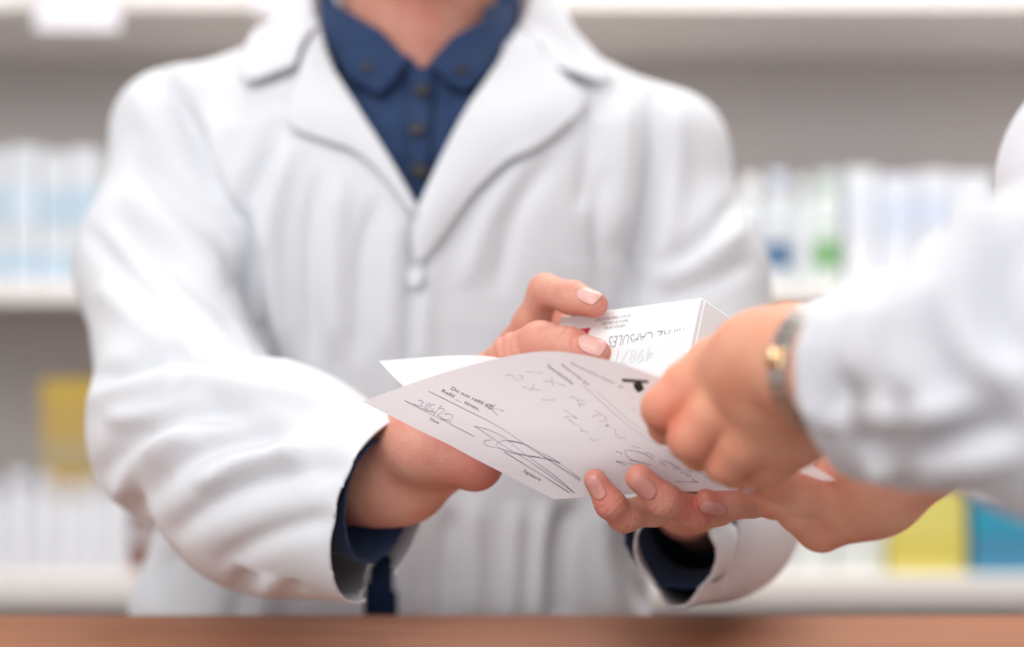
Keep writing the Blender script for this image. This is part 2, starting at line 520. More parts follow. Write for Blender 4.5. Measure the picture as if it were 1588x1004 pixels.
# ---- coat
Vc, Fc = surface(lambda p: pharm_base(p, 0), (-.36, .66, .52), (.23, 1.24, 1.47), .0028)
FOLD_COAT = [
 # sleeve head and armhole, left of picture
 ([(238, 100), (285, 170), (335, 270), (375, 370), (398, 470), (412, 570)], 12, -7),
 ([(262, 96), (320, 180), (372, 290), (410, 400)], 22, 5),
 ([(205, 130), (240, 200), (300, 300), (360, 400)], 22, 4),
 ([(205, 240), (290, 320), (370, 390)], 14, -4), ([(170, 330), (260, 400), (340, 470), (395, 540)], 16, -4.5),
 ([(130, 350), (190, 420), (280, 510), (330, 560)], 13, -4), ([(150, 440), (230, 510), (290, 560)], 22, 4),
 ([(190, 290), (280, 370), (360, 440)], 20, 3.5),
 ([(120, 595), (190, 572), (280, 548), (380, 560), (420, 590)], 12, -8), ([(118, 630), (200, 605), (300, 590), (420, 612), (560, 630)], 18, 5),
 ([(150, 760), (200, 680), (290, 640), (390, 640)], 18, -6), ([(160, 650), (240, 645), (330, 620)], 16, 4),
 ([(200, 820), (250, 740), (340, 690), (470, 670)], 18, -5), ([(180, 780), (225, 710), (300, 665)], 16, 4.5),
 ([(260, 840), (330, 780), (430, 740), (540, 720)], 20, -5), ([(300, 760), (380, 715), (480, 700)], 16, 4),
 ([(330, 880), (420, 830), (520, 800)], 18, -3.5), ([(400, 600), (450, 680), (470, 760)], 25, 2),
 ([(640, 665), (595, 760), (556, 850), (560, 915)], 5, .7), ([(625, 665), (578, 760), (538, 850), (545, 915)], 5, -.6),
 # chest, left panel
 ([(428, 180), (400, 260), (384, 340), (392, 450), (425, 575)], 11, -9), ([(455, 220), (425, 330), (425, 450), (445, 570)], 18, 6),
 ([(362, 180), (345, 260), (360, 330)], 18, 4),
 ([(500, 260), (480, 380), (485, 560)], 12, -3.5), ([(530, 260), (520, 400), (520, 560)], 16, 3),
 ([(590, 300), (560, 400), (555, 560)], 10, -2.5), ([(615, 330), (608, 420), (600, 560)], 14, 2.5),
 # front opening
 ([(650, 322), (642, 400), (636, 500), (630, 700), (614, 860)], 7, -6), ([(676, 380), (660, 470), (655, 600), (645, 800), (630, 960)], 16, 3),
 # chest, right panel
 ([(905, 150), (915, 230), (900, 330)], 15, -4), ([(860, 240), (800, 330), (770, 460)], 14, -3), ([(830, 230), (760, 330), (720, 450)], 16, 3),
 ([(1010, 140), (1015, 230), (1005, 320), (988, 400), (985, 470)], 11, -8), ([(1040, 150), (1050, 240), (1040, 340), (1025, 440)], 20, 5),
 ([(970, 140), (965, 240), (955, 380)], 18, 4), ([(935, 260), (925, 350), (930, 460)], 10, -2.5),
 ([(1150, 300), (1090, 370), (1010, 420)], 14, -4), ([(1170, 400), (1100, 440), (1010, 470)], 14, -3.5), ([(1160, 350), (1090, 405), (1020, 445)], 14, 3),
 # lower body
 ([(275, 850), (250, 900), (240, 1000)], 14, -4), ([(380, 885), (350, 1000)], 16, -6), ([(455, 900), (440, 1000)], 14, -4), ([(420, 890), (400, 1000)], 14, 4),
 ([(700, 790), (690, 870), (690, 980)], 14, -4), ([(735, 770), (735, 870), (735, 980)], 16, 3), ([(800, 780), (790, 980)], 14, 3),
 ([(885, 780), (865, 870), (870, 980)], 16, -8), ([(845, 780), (830, 980)], 14, 4), ([(930, 770), (935, 870), (960, 980)], 20, 5), ([(985, 830), (990, 900), (1020, 960)], 10, -5),
 # sleeve, right of picture
 ([(1110, 800), (1120, 870), (1100, 930)], 8, -3), ([(1150, 790), (1150, 860), (1120, 920)], 12, -4), ([(1130, 800), (1135, 870), (1110, 920)], 8, 3),
 ([(975, 820), (1000, 900), (1045, 945)], 5, .8),
]
Vc = wobble(Vc, Fc, .0016, 38, 1)
Vc = folds(Vc, Fc, FOLD_COAT)
Vc = smooth(Vc, Fc, 2, .4)
coat_bvh = bvh_of(Vc, Fc)
axL = CUL - P(420, 745, .81); axR = CUR - P(1085, 790, .88)
nL = np.array((.87, -.44, -.22)); nR = np.array((-.12, -.93, -.32))
Vk, Fk = trim_plane(Vc, Fc, P(600, 785, .735), nL, .10)
Vk, Fk = trim_plane(Vk, Fk, P(1050, 862, .757), nR, .085)
Q = proj(Vk); Nk = normals(Vk, Fk)
front = Vk[:, 1] < CY
V_OPEN = [(488, -150), (494, 30), (520, 110), (560, 180), (605, 250), (647, 325), (682, 255), (722, 175), (772, 90), (806, 10), (812, -150)]
SLIT = [(600, 840), (608, 890), (612, 960), (618, 1500), (545, 1500), (566, 960), (572, 890)]
kill = (inpoly(Q, V_OPEN) | inpoly(Q, SLIT)) & front
kill |= (np.hypot(Vk[:, 0] - NECK[0], Vk[:, 1] - 1.075) < .068) & (Vk[:, 2] > 1.385)
kill |= Vk[:, 2] < .545
Fk = Fk[~kill[Fk].any(1)]
Vk, Fk, _ = compact(Vk, Fk)
coat = link('lab_coat', mesh_arr('lab_coat', Vk, Fk), M_COAT, PH)
coat['label'] = 'open white cotton lab coat'
s = coat.modifiers.new('thickness', 'SOLIDIFY'); s.thickness = .0016; s.offset = -1

# lapels, collar and pocket
patch_on('lapel', coat_bvh, [(496, 40), (512, 92), (545, 152), (600, 242), (647, 322)],
         [(468, 128), (455, 160), (447, 203), (500, 225), (548, 240), (595, 278), (647, 345)], [.003, .0075, .008, .0045], M_COAT, coat, thick=.0022)
patch_on('lapel', coat_bvh, [(805, 30), (778, 84), (722, 170), (682, 248), (650, 318)],
         [(850, 130), (880, 150), (905, 158), (893, 192), (840, 235), (790, 262), (735, 306), (690, 365), (652, 420)], [.003, .0085, .009, .0055], M_COAT, coat, thick=.0022)
def collar_band():
    inner = [P(500, 52, 1.03), P(490, 0, 1.045), P(500, -60, 1.09), P(560, -85, 1.135), P(652, -92, 1.15), P(740, -85, 1.135), P(805, -60, 1.09), P(813, 0, 1.045), P(803, 45, 1.03)]
    outer = [P(470, 133, 1.0), P(378, 147, 1.0), P(392, 50, 1.04), P(440, -30, 1.12), P(640, -40, 1.175), P(850, -30, 1.12), P(905, 45, 1.04), P(958, 128, 1.0), P(848, 131, 1.0)]
    n, m = 110, 12
    A = resample(inner, n); Bq = resample(outer, n)
    # keep the corner points where they are
    ts = np.linspace(0, 8, n)
    ci = catmull(inner, 20); co = catmull(outer, 20)
    A = np.stack([np.interp(ts * 20, range(len(ci)), ci[:, k]) for k in range(3)], 1)
    Bq = np.stack([np.interp(ts * 20, range(len(co)), co[:, k]) for k in range(3)], 1)
    V = []
    for i in range(n):
        for j in range(m):
            t = j / (m - 1)
            p = A[i] * (1 - t) + Bq[i] * t
            p[2] += .012 * math.sin(math.pi * min(1, t * 1.2)) * (1 - t)
            loc, nr, ix, ds = coat_bvh.find_nearest(Vector(p))
            nr = np.array(nr); loc = np.array(loc)
            sd = (p - loc) @ nr
            off = .0085 if t > .2 else .004
            if t > .55 or sd < off:
                p = p + nr * (off - sd)
            V.append(p)
    V = np.array(V); Fa = grid_faces(n, m)
    V = smooth(V, Fa, 4, .4)
    o = link('collar', mesh_arr('collar', V, Fa), M_COAT, coat)
    s = o.modifiers.new('thickness', 'SOLIDIFY'); s.thickness = .0024; s.offset = 0
collar_band()
patch_on('pocket', coat_bvh, [(862, 396), (925, 394), (988, 400)], [(862, 560), (925, 562), (985, 560)], [.002, .0022, .002], M_COAT, coat, n=24, m=20, thick=.0014, straight=True)
mb = MB()
for py in (395,):
    p, nn = hit(coat_bvh, 655, py, .003)
for (bx, by) in ((652, 430), (648, 560)):
    p, nn = hit(coat_bvh, bx, by, .0035)
    b = MB(); b.lathe((0, 0, 0), [(.0001, 0), (.0070, 0), (.0075, .001), (.0070, .002), (.0055, .0016), (.0001, .0016)])
    Rm = np.array(Vector(nn).to_track_quat('Z', 'Y').to_matrix())
    b.V = [tuple(Rm @ np.array(v) + p) for v in b.V]
    b.build('button', M_COAT, coat, True)

# ---- shirt
Vs, Fs = surface(lambda p: np.minimum(smin(pharm_base(p, -.019, arms=False), cone(p, P(652, 150, 1.072), .070, np.array((NECK[0], 1.06, 1.435)), .064), .02),
        np.minimum(chain(p, [(SHL, .036), (UPL, .034), (ELL, .033), (MFL, .033), (P(596, 778, .732), .0255), (P(630, 760, .70), .025)], .03),
                   chain(p, [(SHR, .036), (UPR, .04), (ELR, .042), (MFR, .034), (P(1052, 838, .765), .0235), (P(1048, 805, .71), .0225)], .03))),
        (-.35, .66, .85), (.22, 1.24, 1.47), .0028)
Vs, Fs = trim_plane(Vs, Fs, P(602, 785, .742), nL, .12)
Vs, Fs = trim_plane(Vs, Fs, P(1050, 840, .772), nR, .13)
Vs = wobble(Vs, Fs, .0012, 60, 4)
FOLD_SHIRT = [([(628, 110), (634, 200), (640, 320)], 5, -2), ([(676, 110), (672, 200), (664, 300)], 5, -2), ([(560, 150), (600, 200), (620, 260)], 10, 3),
              ([(740, 140), (700, 200), (680, 260)], 10, 3), ([(585, 170), (615, 240)], 7, -3), ([(715, 170), (690, 230)], 7, -3), ([(652, 110), (652, 300)], 12, 1.5)]
Vs = folds(Vs, Fs, FOLD_SHIRT)
shirt_bvh = bvh_of(Vs, Fs)
Q = proj(Vs)
kill = (inpoly(Q, [(500, -120), (520, 12), (600, 55), (655, 100), (700, 62), (790, 12), (800, -120)]) & (Vs[:, 1] < CY)) | (Vs[:, 2] < .87)
kill |= (np.hypot(Vs[:, 0] - NECK[0], Vs[:, 1] - 1.075) < .075) & (Vs[:, 2] > 1.432)
Fs = Fs[~kill[Fs].any(1)]; Vs, Fs, _ = compact(Vs, Fs)
shirt = link('shirt', mesh_arr('shirt', Vs, Fs), M_NAVY, PH)
shirt['label'] = 'navy blue button-down shirt'
s = shirt.modifiers.new('thickness', 'SOLIDIFY'); s.thickness = .0012; s.offset = -1

# ---- skin: head, neck, trunk, arms, hands
HC = np.array((NECK[0] + .002, 1.035, 1.565))
def head_sdf(p, C, s=1.0):
    e = lambda c, r: ellipsoid(p, C + np.array(c) * s, np.array(r) * s)
    d = e((0, .012, .028), (.076, .095, .090))
    d = smin(d, e((0, -.020, -.035), (.060, .068, .080)), .03)
    d = smin(d, e((0, -.055, -.098), (.026, .022, .018)), .03)        # chin
    d = smin(d, cone(p, C + np.array((0, -.088, .005)) * s, .008 * s, C + np.array((0, -.106, -.030)) * s, .0125 * s), .012)  # nose
    for sx in (-1, 1):
        d = smin(d, e((sx * .012, -.097, -.034), (.008, .010, .007)), .006)
        d = smin(d, cone(p, C + np.array((sx * .012, -.087, .022)) * s, .007 * s, C + np.array((sx * .045, -.072, .024)) * s, .006 * s), .012)   # brow
        d = smin(d, e((sx * .042, -.055, -.020), (.022, .022, .018)), .02)
        d = np.maximum(d, -e((sx * .031, -.098, .006), (.015, .014, .010)) ) if False else d
        d = smin(d, ellipsoid(p, C + np.array((sx * .079, .008, -.010)) * s, np.array((.008, .018, .031)) * s), .006)  # ear
    d = smin(d, cone(p, C + np.array((-.020, -.083, -.063)) * s, .0045 * s, C + np.array((.020, -.083, -.063)) * s, .0045 * s), .006)
    d = smin(d, cone(p, C + np.array((-.017, -.081, -.073)) * s, .0055 * s, C + np.array((.017, -.081, -.073)) * s, .0055 * s), .006)
    return d

def pharm_skin(p):
    d = pharm_base(p, -.032, arms=False)
    d = smin(d, cone(p, P(652, 130, 1.075), .061, np.array((NECK[0], 1.06, 1.50)), .057), .03)
    d = smin(d, head_sdf(p, HC), .02)
    d = smin(d, chain(p, [(SHL, .030), (UPL, .029), (ELL, .027), (MFL, .028)], .03), .02)
    d = smin(d, chain(p, [(SHR, .030), (UPR, .029), (ELR, .029), (MFR, .025)], .03), .02)
    return d

def hand_field(palm, fingers, kp=.012, kf=.006, extra=None):
    def f(p):
        dp = None
        for ch in palm:
            c = chain(p, ch, kp)
            dp = c if dp is None else smin(dp, c, kp)
        out = dp
        for ch in fingers:
            c = chain(p, ch, .0045)
            out = np.minimum(out, smin(dp, c, kf))
        return out
    return f

def bbox(chs, pad=.02):
    A = np.array([a for ch in chs for a, r in ch]); return A.min(0) - pad - .01, A.max(0) + pad + .01

def creases(V, Fa, spots):
    """skin creases over finger joints: (joint, along, dorsal, radius, depth mm, lines)"""
    N = normals(V, Fa); D = np.zeros(len(V))
    for c, al, do, r, amp, k in spots:
        al = al / np.linalg.norm(al); do = do / np.linalg.norm(do)
        q = V - c; sa = q @ al; dist = np.linalg.norm(q, axis=1)
        w = np.exp(-(dist / (r * 1.15)) ** 4) * np.clip((N @ do) * 2, 0, 1)
        side = q @ np.cross(al, do)
        for i in range(k):
            off = (i - (k - 1) / 2) * r * .38
            D -= amp * .0026 * np.exp(-((sa - off - .12 * np.sin(side / r * 3 + i) * r) / (r * .11)) ** 2) * w * (1 - .25 * (i % 2))
        D += amp * .0009 * w
    return V + N * D[:, None]

def blush_attr(V, spots):
    B = np.zeros(len(V))
    for c, r, a in spots:
        B += a * np.exp(-(np.linalg.norm(V - c, axis=1) / r) ** 2)
    return np.clip(B * .95, 0, .8)

def nails(bvh, spec, mat, body):
    for tip, prev, dors, w, l, off in spec:
        al = (tip - prev); al = al / np.linalg.norm(al)
        do = dors - (dors @ al) * al; do /= np.linalg.norm(do)
        sd = np.cross(al, do)
        n, m = 15, 13
        V = []; ok = True
        for i in range(n):
            t = -1 + 2 * i / (n - 1)
            hw = (1 - abs(t) ** (5 if t > 0 else 3) * (.30 if t > 0 else .42)) * w / 2
            for j in range(m):
                s_ = -1 + 2 * j / (m - 1)
                bow = (1 - s_ * s_) * .10 * l * (1 if t > 0 else -1) * abs(t)
                p = tip + al * (off + t * l / 2 + bow) + sd * s_ * hw
                loc, nr, ix, ds = bvh.ray_cast(Vector(p + do * .02), Vector(-do), .05)
                if loc is None: loc = Vector(p); nr = Vector(do)
                V.append(np.array(loc) + do * .00035)
        V = np.array(V); Fa = grid_faces(n, m)
        V = smooth(V, Fa, 2, .4)
        # keep a gently arched plate above the skin
        if (normals(V, Fa) @ do).mean() < 0: Fa = Fa[:, ::-1]
        o = link('fingernail', mesh_arr('fingernail', V, Fa), mat, body)
        s = o.modifiers.new('thickness', 'SOLIDIFY'); s.thickness = .0005; s.offset = 0

# right hand of the pharmacist (reaching in from the left, holding the box)
DZ = .0
WR = P(628, 737, .745)
A_I = P(806, 540, .738)
palmR = [[(P(500, 745, .79), .027), (P(590, 735, .752), .0255), (WR, .0225), (P(690, 665, .735), .019)],
         [(P(680, 680, .735), .018), (A_I, .0105)],
         [(P(680, 680, .735), .018), (P(790, 585, .745), .011)],
         [(P(690, 700, .74), .018), (P(790, 630, .75), .011)],
         [(P(596, 690, .738), .0145), (P(655, 695, .716), .0150), (P(736, 717, .708), .0148)],
         [(P(690, 660, .73), .017), (P(760, 590, .715), .0135)]]
idxR = [(A_I, .0110), (P(824, 502, .728), .0090), (P(846, 452, .715), .0082), (P(888, 462, .700), .0078), (P(922, 473, .690), .0066)]
thbR = [(P(745, 610, .715), .014), (P(798, 556, .702), .0118), (P(838, 533, .696), .0104), (P(882, 539, .690), .0092), (P(925, 549, .684), .0072)]
midR = [(P(790, 585, .745), .0105), (P(850, 530, .756), .0085), (P(878, 490, .752), .0074), (P(878, 520, .742), .0075), (P(880, 560, .735), .0068)]
rngR = [(P(790, 620, .75), .0105), (P(850, 600, .755), .0082), (P(880, 625, .742), .0075), (P(870, 650, .73), .0068)]
pnkR = [(P(742, 700, .74), .0105), (P(800, 670, .745), .0078), (P(820, 690, .73), .007), (P(800, 700, .72), .0062)]
fR = hand_field(palmR, [idxR, thbR, midR, rngR, pnkR])
lo, hi = bbox(palmR + [idxR, thbR, midR, rngR, pnkR]); lo[0] = P(560, 0, .735)[0] - .02
VR, FR = surface(fR, lo, hi, .0008)
VR = smooth(VR, FR, 2, .4)
cam_d = np.array((0., -1., 0.))
upd = np.array((0, -.35, .94))
th_dors = np.array((.05, -.75, .65)); ix_dors = np.array((.15, -.80, .58))
VR = creases(VR, FR, [(thbR[3][0], thbR[4][0] - thbR[3][0], th_dors, .010, .38, 6), (thbR[1][0], thbR[2][0] - thbR[1][0], th_dors, .014, .45, 5),
                      (idxR[3][0], idxR[4][0] - idxR[3][0], ix_dors, .008, .22, 3), (idxR[2][0], idxR[3][0] - idxR[2][0], upd, .010, .22, 4)])
blR = [(thbR[3][0], .010, .5), (thbR[4][0], .010, .55), (idxR[4][0], .011, .55), (idxR[2][0], .010, .4), (idxR[0][0], .016, .5), (thbR[1][0], .014, .35),
       (P(742, 722, .70), .02, .7), (P(640, 690, .72), .018, .35), (midR[2][0], .012, .6)]

# left hand of the pharmacist (coming towards us, fingers curled up round the paper)
palmL = [[(P(1088, 800, .86), .022), (P(1064, 784, .79), .0165), (P(1065, 768, .725), .0150)],
         [(P(1060, 768, .735), .014), (P(1030, 750, .702), .0105)],
         [(P(1065, 768, .735), .014), (P(1085, 748, .698), .0110)],
         [(P(1065, 768, .735), .014), (P(1130, 752, .69), .0110)],
         [(P(1070, 768, .735), .014), (P(1165, 765, .685), .0115)]]
rngL = [(P(1050, 755, .702), .0100), (P(1015, 788, .665), .0080), (P(968, 801, .650), .0068), (P(946, 782, .641), .0062), (P(923, 745, .640), .0052)]
midL = [(P(1125, 755, .69), .0105), (P(1112, 785, .660), .0085), (P(1078, 796, .642), .0070), (P(1030, 776, .632), .0067), (P(991, 741, .629), .0062)]
idxL = [(P(1195, 760, .690), .0110), (P(1190, 772, .668), .0085), (P(1165, 778, .648), .0068), (P(1135, 780, .638), .0064), (P(1098, 777, .634), .0058)]
pnkL = [(P(1010, 735, .712), .0095), (P(965, 725, .70), .007), (P(935, 710, .69), .0062), (P(930, 690, .685), .0055)]
fL = hand_field(palmL, [rngL, midL, idxL, pnkL])
lo, hi = bbox(palmL + [rngL, midL, idxL, pnkL])
VL, FL = surface(fL, lo, hi, .0007)
VL = smooth(VL, FL, 2, .4)
dL1 = np.array((-.25, -.95, -.12)); dL2 = np.array((-.22, -.95, -.20)); dL3 = np.array((-.05, -.85, -.52))
VL = creases(VL, FL, [(rngL[3][0], rngL[4][0] - rngL[3][0], dL1, .0065, .20, 4), (midL[3][0], midL[4][0] - midL[3][0], dL2, .0068, .20, 4), (idxL[3][0], idxL[4][0] - idxL[3][0], dL3, .0066, .18, 4),
                      (rngL[2][0], rngL[2][0] - rngL[1][0], dL1, .0075, .15, 3), (midL[2][0], midL[3][0] - midL[2][0], dL2, .0075, .15, 3)])
blL = [(rngL[4][0], .010, .45), (midL[4][0], .011, .7), (idxL[4][0], .011, .7), (rngL[3][0], .008, .5), (midL[3][0], .008, .5), (rngL[2][0], .010, .45), (midL[2][0], .010, .45)]

Vh, Fh = surface(pharm_skin, (-.34, .76, .95), (.20, 1.22, 1.70), .0042)
Vh = smooth(Vh, Fh, 1, .4)
V = np.concatenate([Vh, VR, VL]); Fb = np.concatenate([Fh, FR + len(Vh), FL + len(Vh) + len(VR)])
me = mesh_arr('body', V, Fb)
bl = np.concatenate([blush_attr(Vh, [(HC + np.array((0, -.03, -.13)), .05, .25)]), blush_attr(VR, blR), blush_attr(VL, blL)])
a = me.attributes.new('blush', 'FLOAT', 'POINT'); a.data.foreach_set('value', bl.astype(np.float32))
bodyP = link('body', me, M_SKIN1, PH)
bvR = bvh_of(VR, FR); bvL = bvh_of(VL, FL)
nails(bvR, [(idxR[4][0], idxR[3][0], np.array((.05, -.86, .50)), .0095, .0105, -.0012),
            (thbR[4][0], thbR[3][0], np.array((.0, -.80, .60)), .0108, .0115, -.0012)], M_NAIL, bodyP)
nails(bvL, [(rngL[4][0], rngL[3][0], dL1, .0072, .0098, -.0020), (midL[4][0], midL[3][0], dL2, .0088, .0112, -.0025), (idxL[4][0], idxL[3][0], dL3, .0080, .0098, -.0008)], M_NAILR, bodyP)

def face_bits(C, body, hair_parent, hair_len=0.0, brow=M_HAIR):
    for sx in (-1, 1):
        b = MB(); c = C + np.array((sx * .031, -.070, .006))
        prof = [(.0125 * math.sin(t), -.0125 * math.cos(t)) for t in np.linspace(.02, math.pi - .02, 12)]
        b.lathe(c, prof, 20, 0)
        k = len(b.V); ang = []
        b.lathe((0, 0, 0), [(.0001, 0), (.0055, 0), (.0050, .0012), (.0001, .0018)], 16, 1)
        for i in range(k, len(b.V)):
            x, y, z = b.V[i]; b.V[i] = (c[0] + x, c[1] - .0118 - z, c[2] + y)
        b.build('eye', [M_EYE, M_IRIS], body, True)
    f = lambda p: np.maximum(ellipsoid(p, C + np.array((0, .016, .034)), (.083, .101, .096)), -ellipsoid(p, C + np.array((0, -.085, -.045)), (.085, .085, .105)))
    if hair_len:
        g = f
        f = lambda p: smin(np.maximum(g(p), -10), cone(p, C + np.array((0, .07, 0)), .06, C + np.array((0, .075, -hair_len)), .045), .03)
    Vx, Fx = surface(f, C - np.array((.12, .15, .14 + hair_len)), C + np.array((.12, .17, .16)), .004)
    kill = None
    Vx = wobble(Vx, Fx, .002, 220, 9)
    link('hair', mesh_arr('hair', Vx, Fx), M_HAIR, hair_parent)
    for sx in (-1, 1):
        b = MB(); n = 12; V = []
        for i in range(n):
            t = i / (n - 1); x = sx * (.013 + .036 * t); z = .029 + .006 * math.sin(t * 2.4); y = -.098 + .016 * t * t + .004 * t
            for (dy, dz) in ((-.002, -.0035 * (1 - t * .6)), (-.002, .0035 * (1 - t * .6)), (.006, 0)):
                V.append(C + np.array((x, y + dy, z + dz)))
        Fc_ = [[i * 3 + k, i * 3 + (k + 1) % 3, (i + 1) * 3 + (k + 1) % 3, (i + 1) * 3 + k] for i in range(n - 1) for k in range(3)]
        b.add(V, Fc_); b.build('eyebrow', brow, body, True)

face_bits(HC, bodyP, PH)

# trousers and shoes
def legs(root, cx, cy, mat, feet_dir=-1, top=.90):
    f = lambda p: smin(smin(chain(p, [((cx - .085, cy, .80), .085), ((cx - .09, cy, .48), .065), ((cx - .095, cy, .07), .050)], .03),
                       chain(p, [((cx + .085, cy, .80), .085), ((cx + .09, cy, .48), .065), ((cx + .095, cy, .07), .050)], .03), .02),
                       ellipsoid(p, (cx, cy, .86), (.155, .105, .10)), .05)
    Vx, Fx = surface(f, (cx - .22, cy - .16, .0), (cx + .22, cy + .16, 1.0), .009)
    link('trousers', mesh_arr('trousers', Vx, Fx), mat, root)
    for sx in (-1, 1):
        x = cx + sx * .095
        g = lambda p: np.maximum(smin(chain(p, [((x, cy + .03 , .045), .045), ((x, cy + feet_dir * .10, .035), .040), ((x, cy + feet_dir * .19, .028), .032)], .03), cone(p, (x, cy, .05), .045, (x, cy, .11), .04), .03), -p[:, 2] + .002)
        Vx, Fx = surface(g, (x - .08, cy - .26, -.01), (x + .08, cy + .26, .17), .006)
        link('shoe', mesh_arr('shoe', Vx, Fx), M_SHOE, root)
legs(PH, -.075, CY, M_TROU)

# shirt collar and buttons
gV, gF = surface(lambda p: smin(pharm_base(p, -.015, arms=False), cone(p, P(652, 130, 1.072), .074, np.array((NECK[0], 1.06, 1.50)), .066), .02), (-.2, .9, 1.2), (.08, 1.2, 1.5), .004)
guide = bvh_of(gV, gF)
patch_on('shirt_collar', guide, [(513, -60), (520, 0), (556, 22), (596, 46), (634, 98)], [(506, 10), (512, 75), (545, 130), (588, 158), (614, 130)], [.001, .005, .007, .004], M_NAVY, shirt, n=40, m=14, thick=.0022, straight=True)
patch_on('shirt_collar', guide, [(790, -60), (784, 0), (746, 28), (700, 54), (664, 98)], [(798, 10), (790, 75), (762, 118), (722, 152), (688, 130)], [.001, .005, .007, .004], M_NAVY, shirt, n=40, m=14, thick=.0022, straight=True)
patch_on('placket', shirt_bvh, [(634, 112), (636, 200), (640, 330)], [(675, 112), (672, 200), (664, 330)], [.001, .002, .001], M_NAVY, shirt, n=40, m=8, thick=.0016, straight=True)
for (bx, by, r) in ((654, 146, .0056), (649, 206, .0056), (575, 112, .0042), (712, 118, .0042), (650, 268, .0056)):
    p, nn = hit(guide if by < 120 else shirt_bvh, bx, by, .0075 if by < 120 else .0035)
    b = MB(); b.lathe((0, 0, 0), [(.0001, 0), (r * .93, 0), (r, .0008), (r * .93, .0018), (r * .7, .0013), (.0001, .0013)])
    Rm = np.array(Vector(nn).to_track_quat('Z', 'Y').to_matrix())
    b.V = [tuple(Rm @ np.array(v) + p) for v in b.V]
    b.build('button', M_BTN, shirt, True)

# ------------------------------------------------------------------ CUSTOMER
CU = empty('person', (.45, .42, 0), 'person in white long-sleeved shirt reaching in from the right to hold the prescription', 'person')
cCUF = P(1268, 562, .515); cMID = P(1400, 582, .475); cELB = P(1690, 550, .385); cSH = P(1806, 298, .54)
cW2 = P(1405, 735, .60); cE2 = np.array((.36, .60, 1.14)); cS2 = np.array((.42, .66, 1.30))
CCY = .49
CPROF = [(.55, .15, .10, .46), (.85, .155, .11, .46), (1.0, .14, .10, .46), (1.2, .15, .11, .45), (1.30, .15, .10, .44), (1.36, .11, .08, .44), (1.39, .06, .06, .44)]
def cust_shirt(p):
    q = p.copy(); 
    # trunk turned to face left: swap width and depth
    x = p[:, 0]; y = p[:, 1]
    q[:, 0] = (y - CCY) + .45; q[:, 1] = x - .45 + CCY
    d = body_profile(q, [(a, b, c, .45) for a, b, c, e in CPROF], CCY)
    d = np.maximum(d, p[:, 2] - 1.37)
    d = smin(d, chain(p, [(cSH, .052), ((.43, .49, 1.35), .045), (cS2, .048)], .03), .05)
    c1 = smin(chain(p, [(cSH, .054), (P(1800, 425, .46), .042), (cELB, .034)], .02), chain(p, [(cELB, .034), (P(1500, 560, .435), .0295), (cMID, .0300), (cCUF, .0258)], .012), .06)
    c1 = smin(c1, cone(p, P(1345, 690, .50), .012, P(1480, 660, .455), .018), .02)
    c2 = chain(p, [(cS2, .05), (cE2, .040), (P(1510, 640, .60), .025)], .03)
    return smin(smin(d, c1, .03), c2, .03)
Vx, Fx = surface(cust_shirt, (.08, .22, .72), (.66, .80, 1.45), .0026)
Vx = wobble(Vx, Fx, .0012, 60, 3)
FOLD_C = [([(1330, 460), (1312, 530), (1296, 600), (1300, 650)], 10, -4), ([(1300, 470), (1272, 540), (1262, 610), (1290, 670)], 9, 2.5), ([(1362, 455), (1340, 520), (1332, 600)], 11, 4),
          ([(1385, 470), (1365, 540), (1370, 620)], 9, -2.5), ([(1440, 430), (1410, 520), (1420, 620)], 16, 3.5), ([(1500, 350), (1465, 430), (1460, 540), (1500, 640)], 18, -5),
          ([(1535, 300), (1500, 400), (1510, 520), (1588, 600)], 20, 4), ([(1588, 330), (1545, 420), (1550, 520), (1588, 560)], 18, -5),
          ([(1320, 690), (1420, 680), (1520, 660), (1588, 665)], 14, -3), ([(1340, 730), (1430, 715), (1588, 700)], 14, 3), ([(1330, 640), (1430, 640), (1520, 620)], 14, 3),
          ([(1245, 520), (1228, 570), (1240, 620), (1270, 660)], 4, .8)]
SCF = 2.8; Vx = folds(Vx, Fx, FOLD_C); SCF = 1.3
Vx = smooth(Vx, Fx, 2, .4)
Vx, Fx = trim_plane(Vx, Fx, P(1305, 562, .508), np.array((-.80, .60, -.02)), .075)
Vx, Fx = trim_plane(Vx, Fx, P(1490, 650, .60), cW2 - cE2, .06)
kill = (np.hypot(Vx[:, 0] - .44, Vx[:, 1] - .49) < .056) & (Vx[:, 2] > 1.36)
kill |= Vx[:, 2] < .74
Fx = Fx[~kill[Fx].any(1)]; Vx, Fx, _ = compact(Vx, Fx)
cshirt = link('shirt', mesh_arr('shirt', Vx, Fx), M_SLEEVE, CU)
s = cshirt.modifiers.new('thickness', 'SOLIDIFY'); s.thickness = .0012; s.offset = -1

# upper (left) hand of the customer, back of the hand towards us
w1 = P(1240, 560, .528)
palm1 = [[(P(1420, 585, .47), .0175), (P(1300, 572, .505), .0215), (P(1228, 560, .532), .0200), (P(1180, 570, .548), .021)],
         [(P(1190, 560, .55), .018), (P(1112, 570, .572), .0118)],
         [(P(1190, 580, .55), .018), (P(1142, 614, .560), .0120)],
         [(P(1200, 600, .55), .018), (P(1168, 656, .556), .0118)],
         [(P(1215, 610, .548), .018), (P(1200, 695, .565), .0120)],
         [(P(1200, 552, .56), .015), (P(1140, 562, .585), .011)],
         [(P(1215, 600, .545), .016), (P(1240, 665, .555), .014)]]
i1 = [(P(1112, 570, .572), .0118), (P(1068, 600, .574), .0102), (P(1030, 634, .572), .0086), (P(1035, 660, .590), .0075), (P(1060, 650, .602), .0065)]
m1 = [(P(1142, 614, .560), .0118), (P(1106, 645, .560), .0098), (P(1072, 680, .563), .0088), (P(1085, 700, .585), .0075), (P(1105, 685, .600), .0065)]
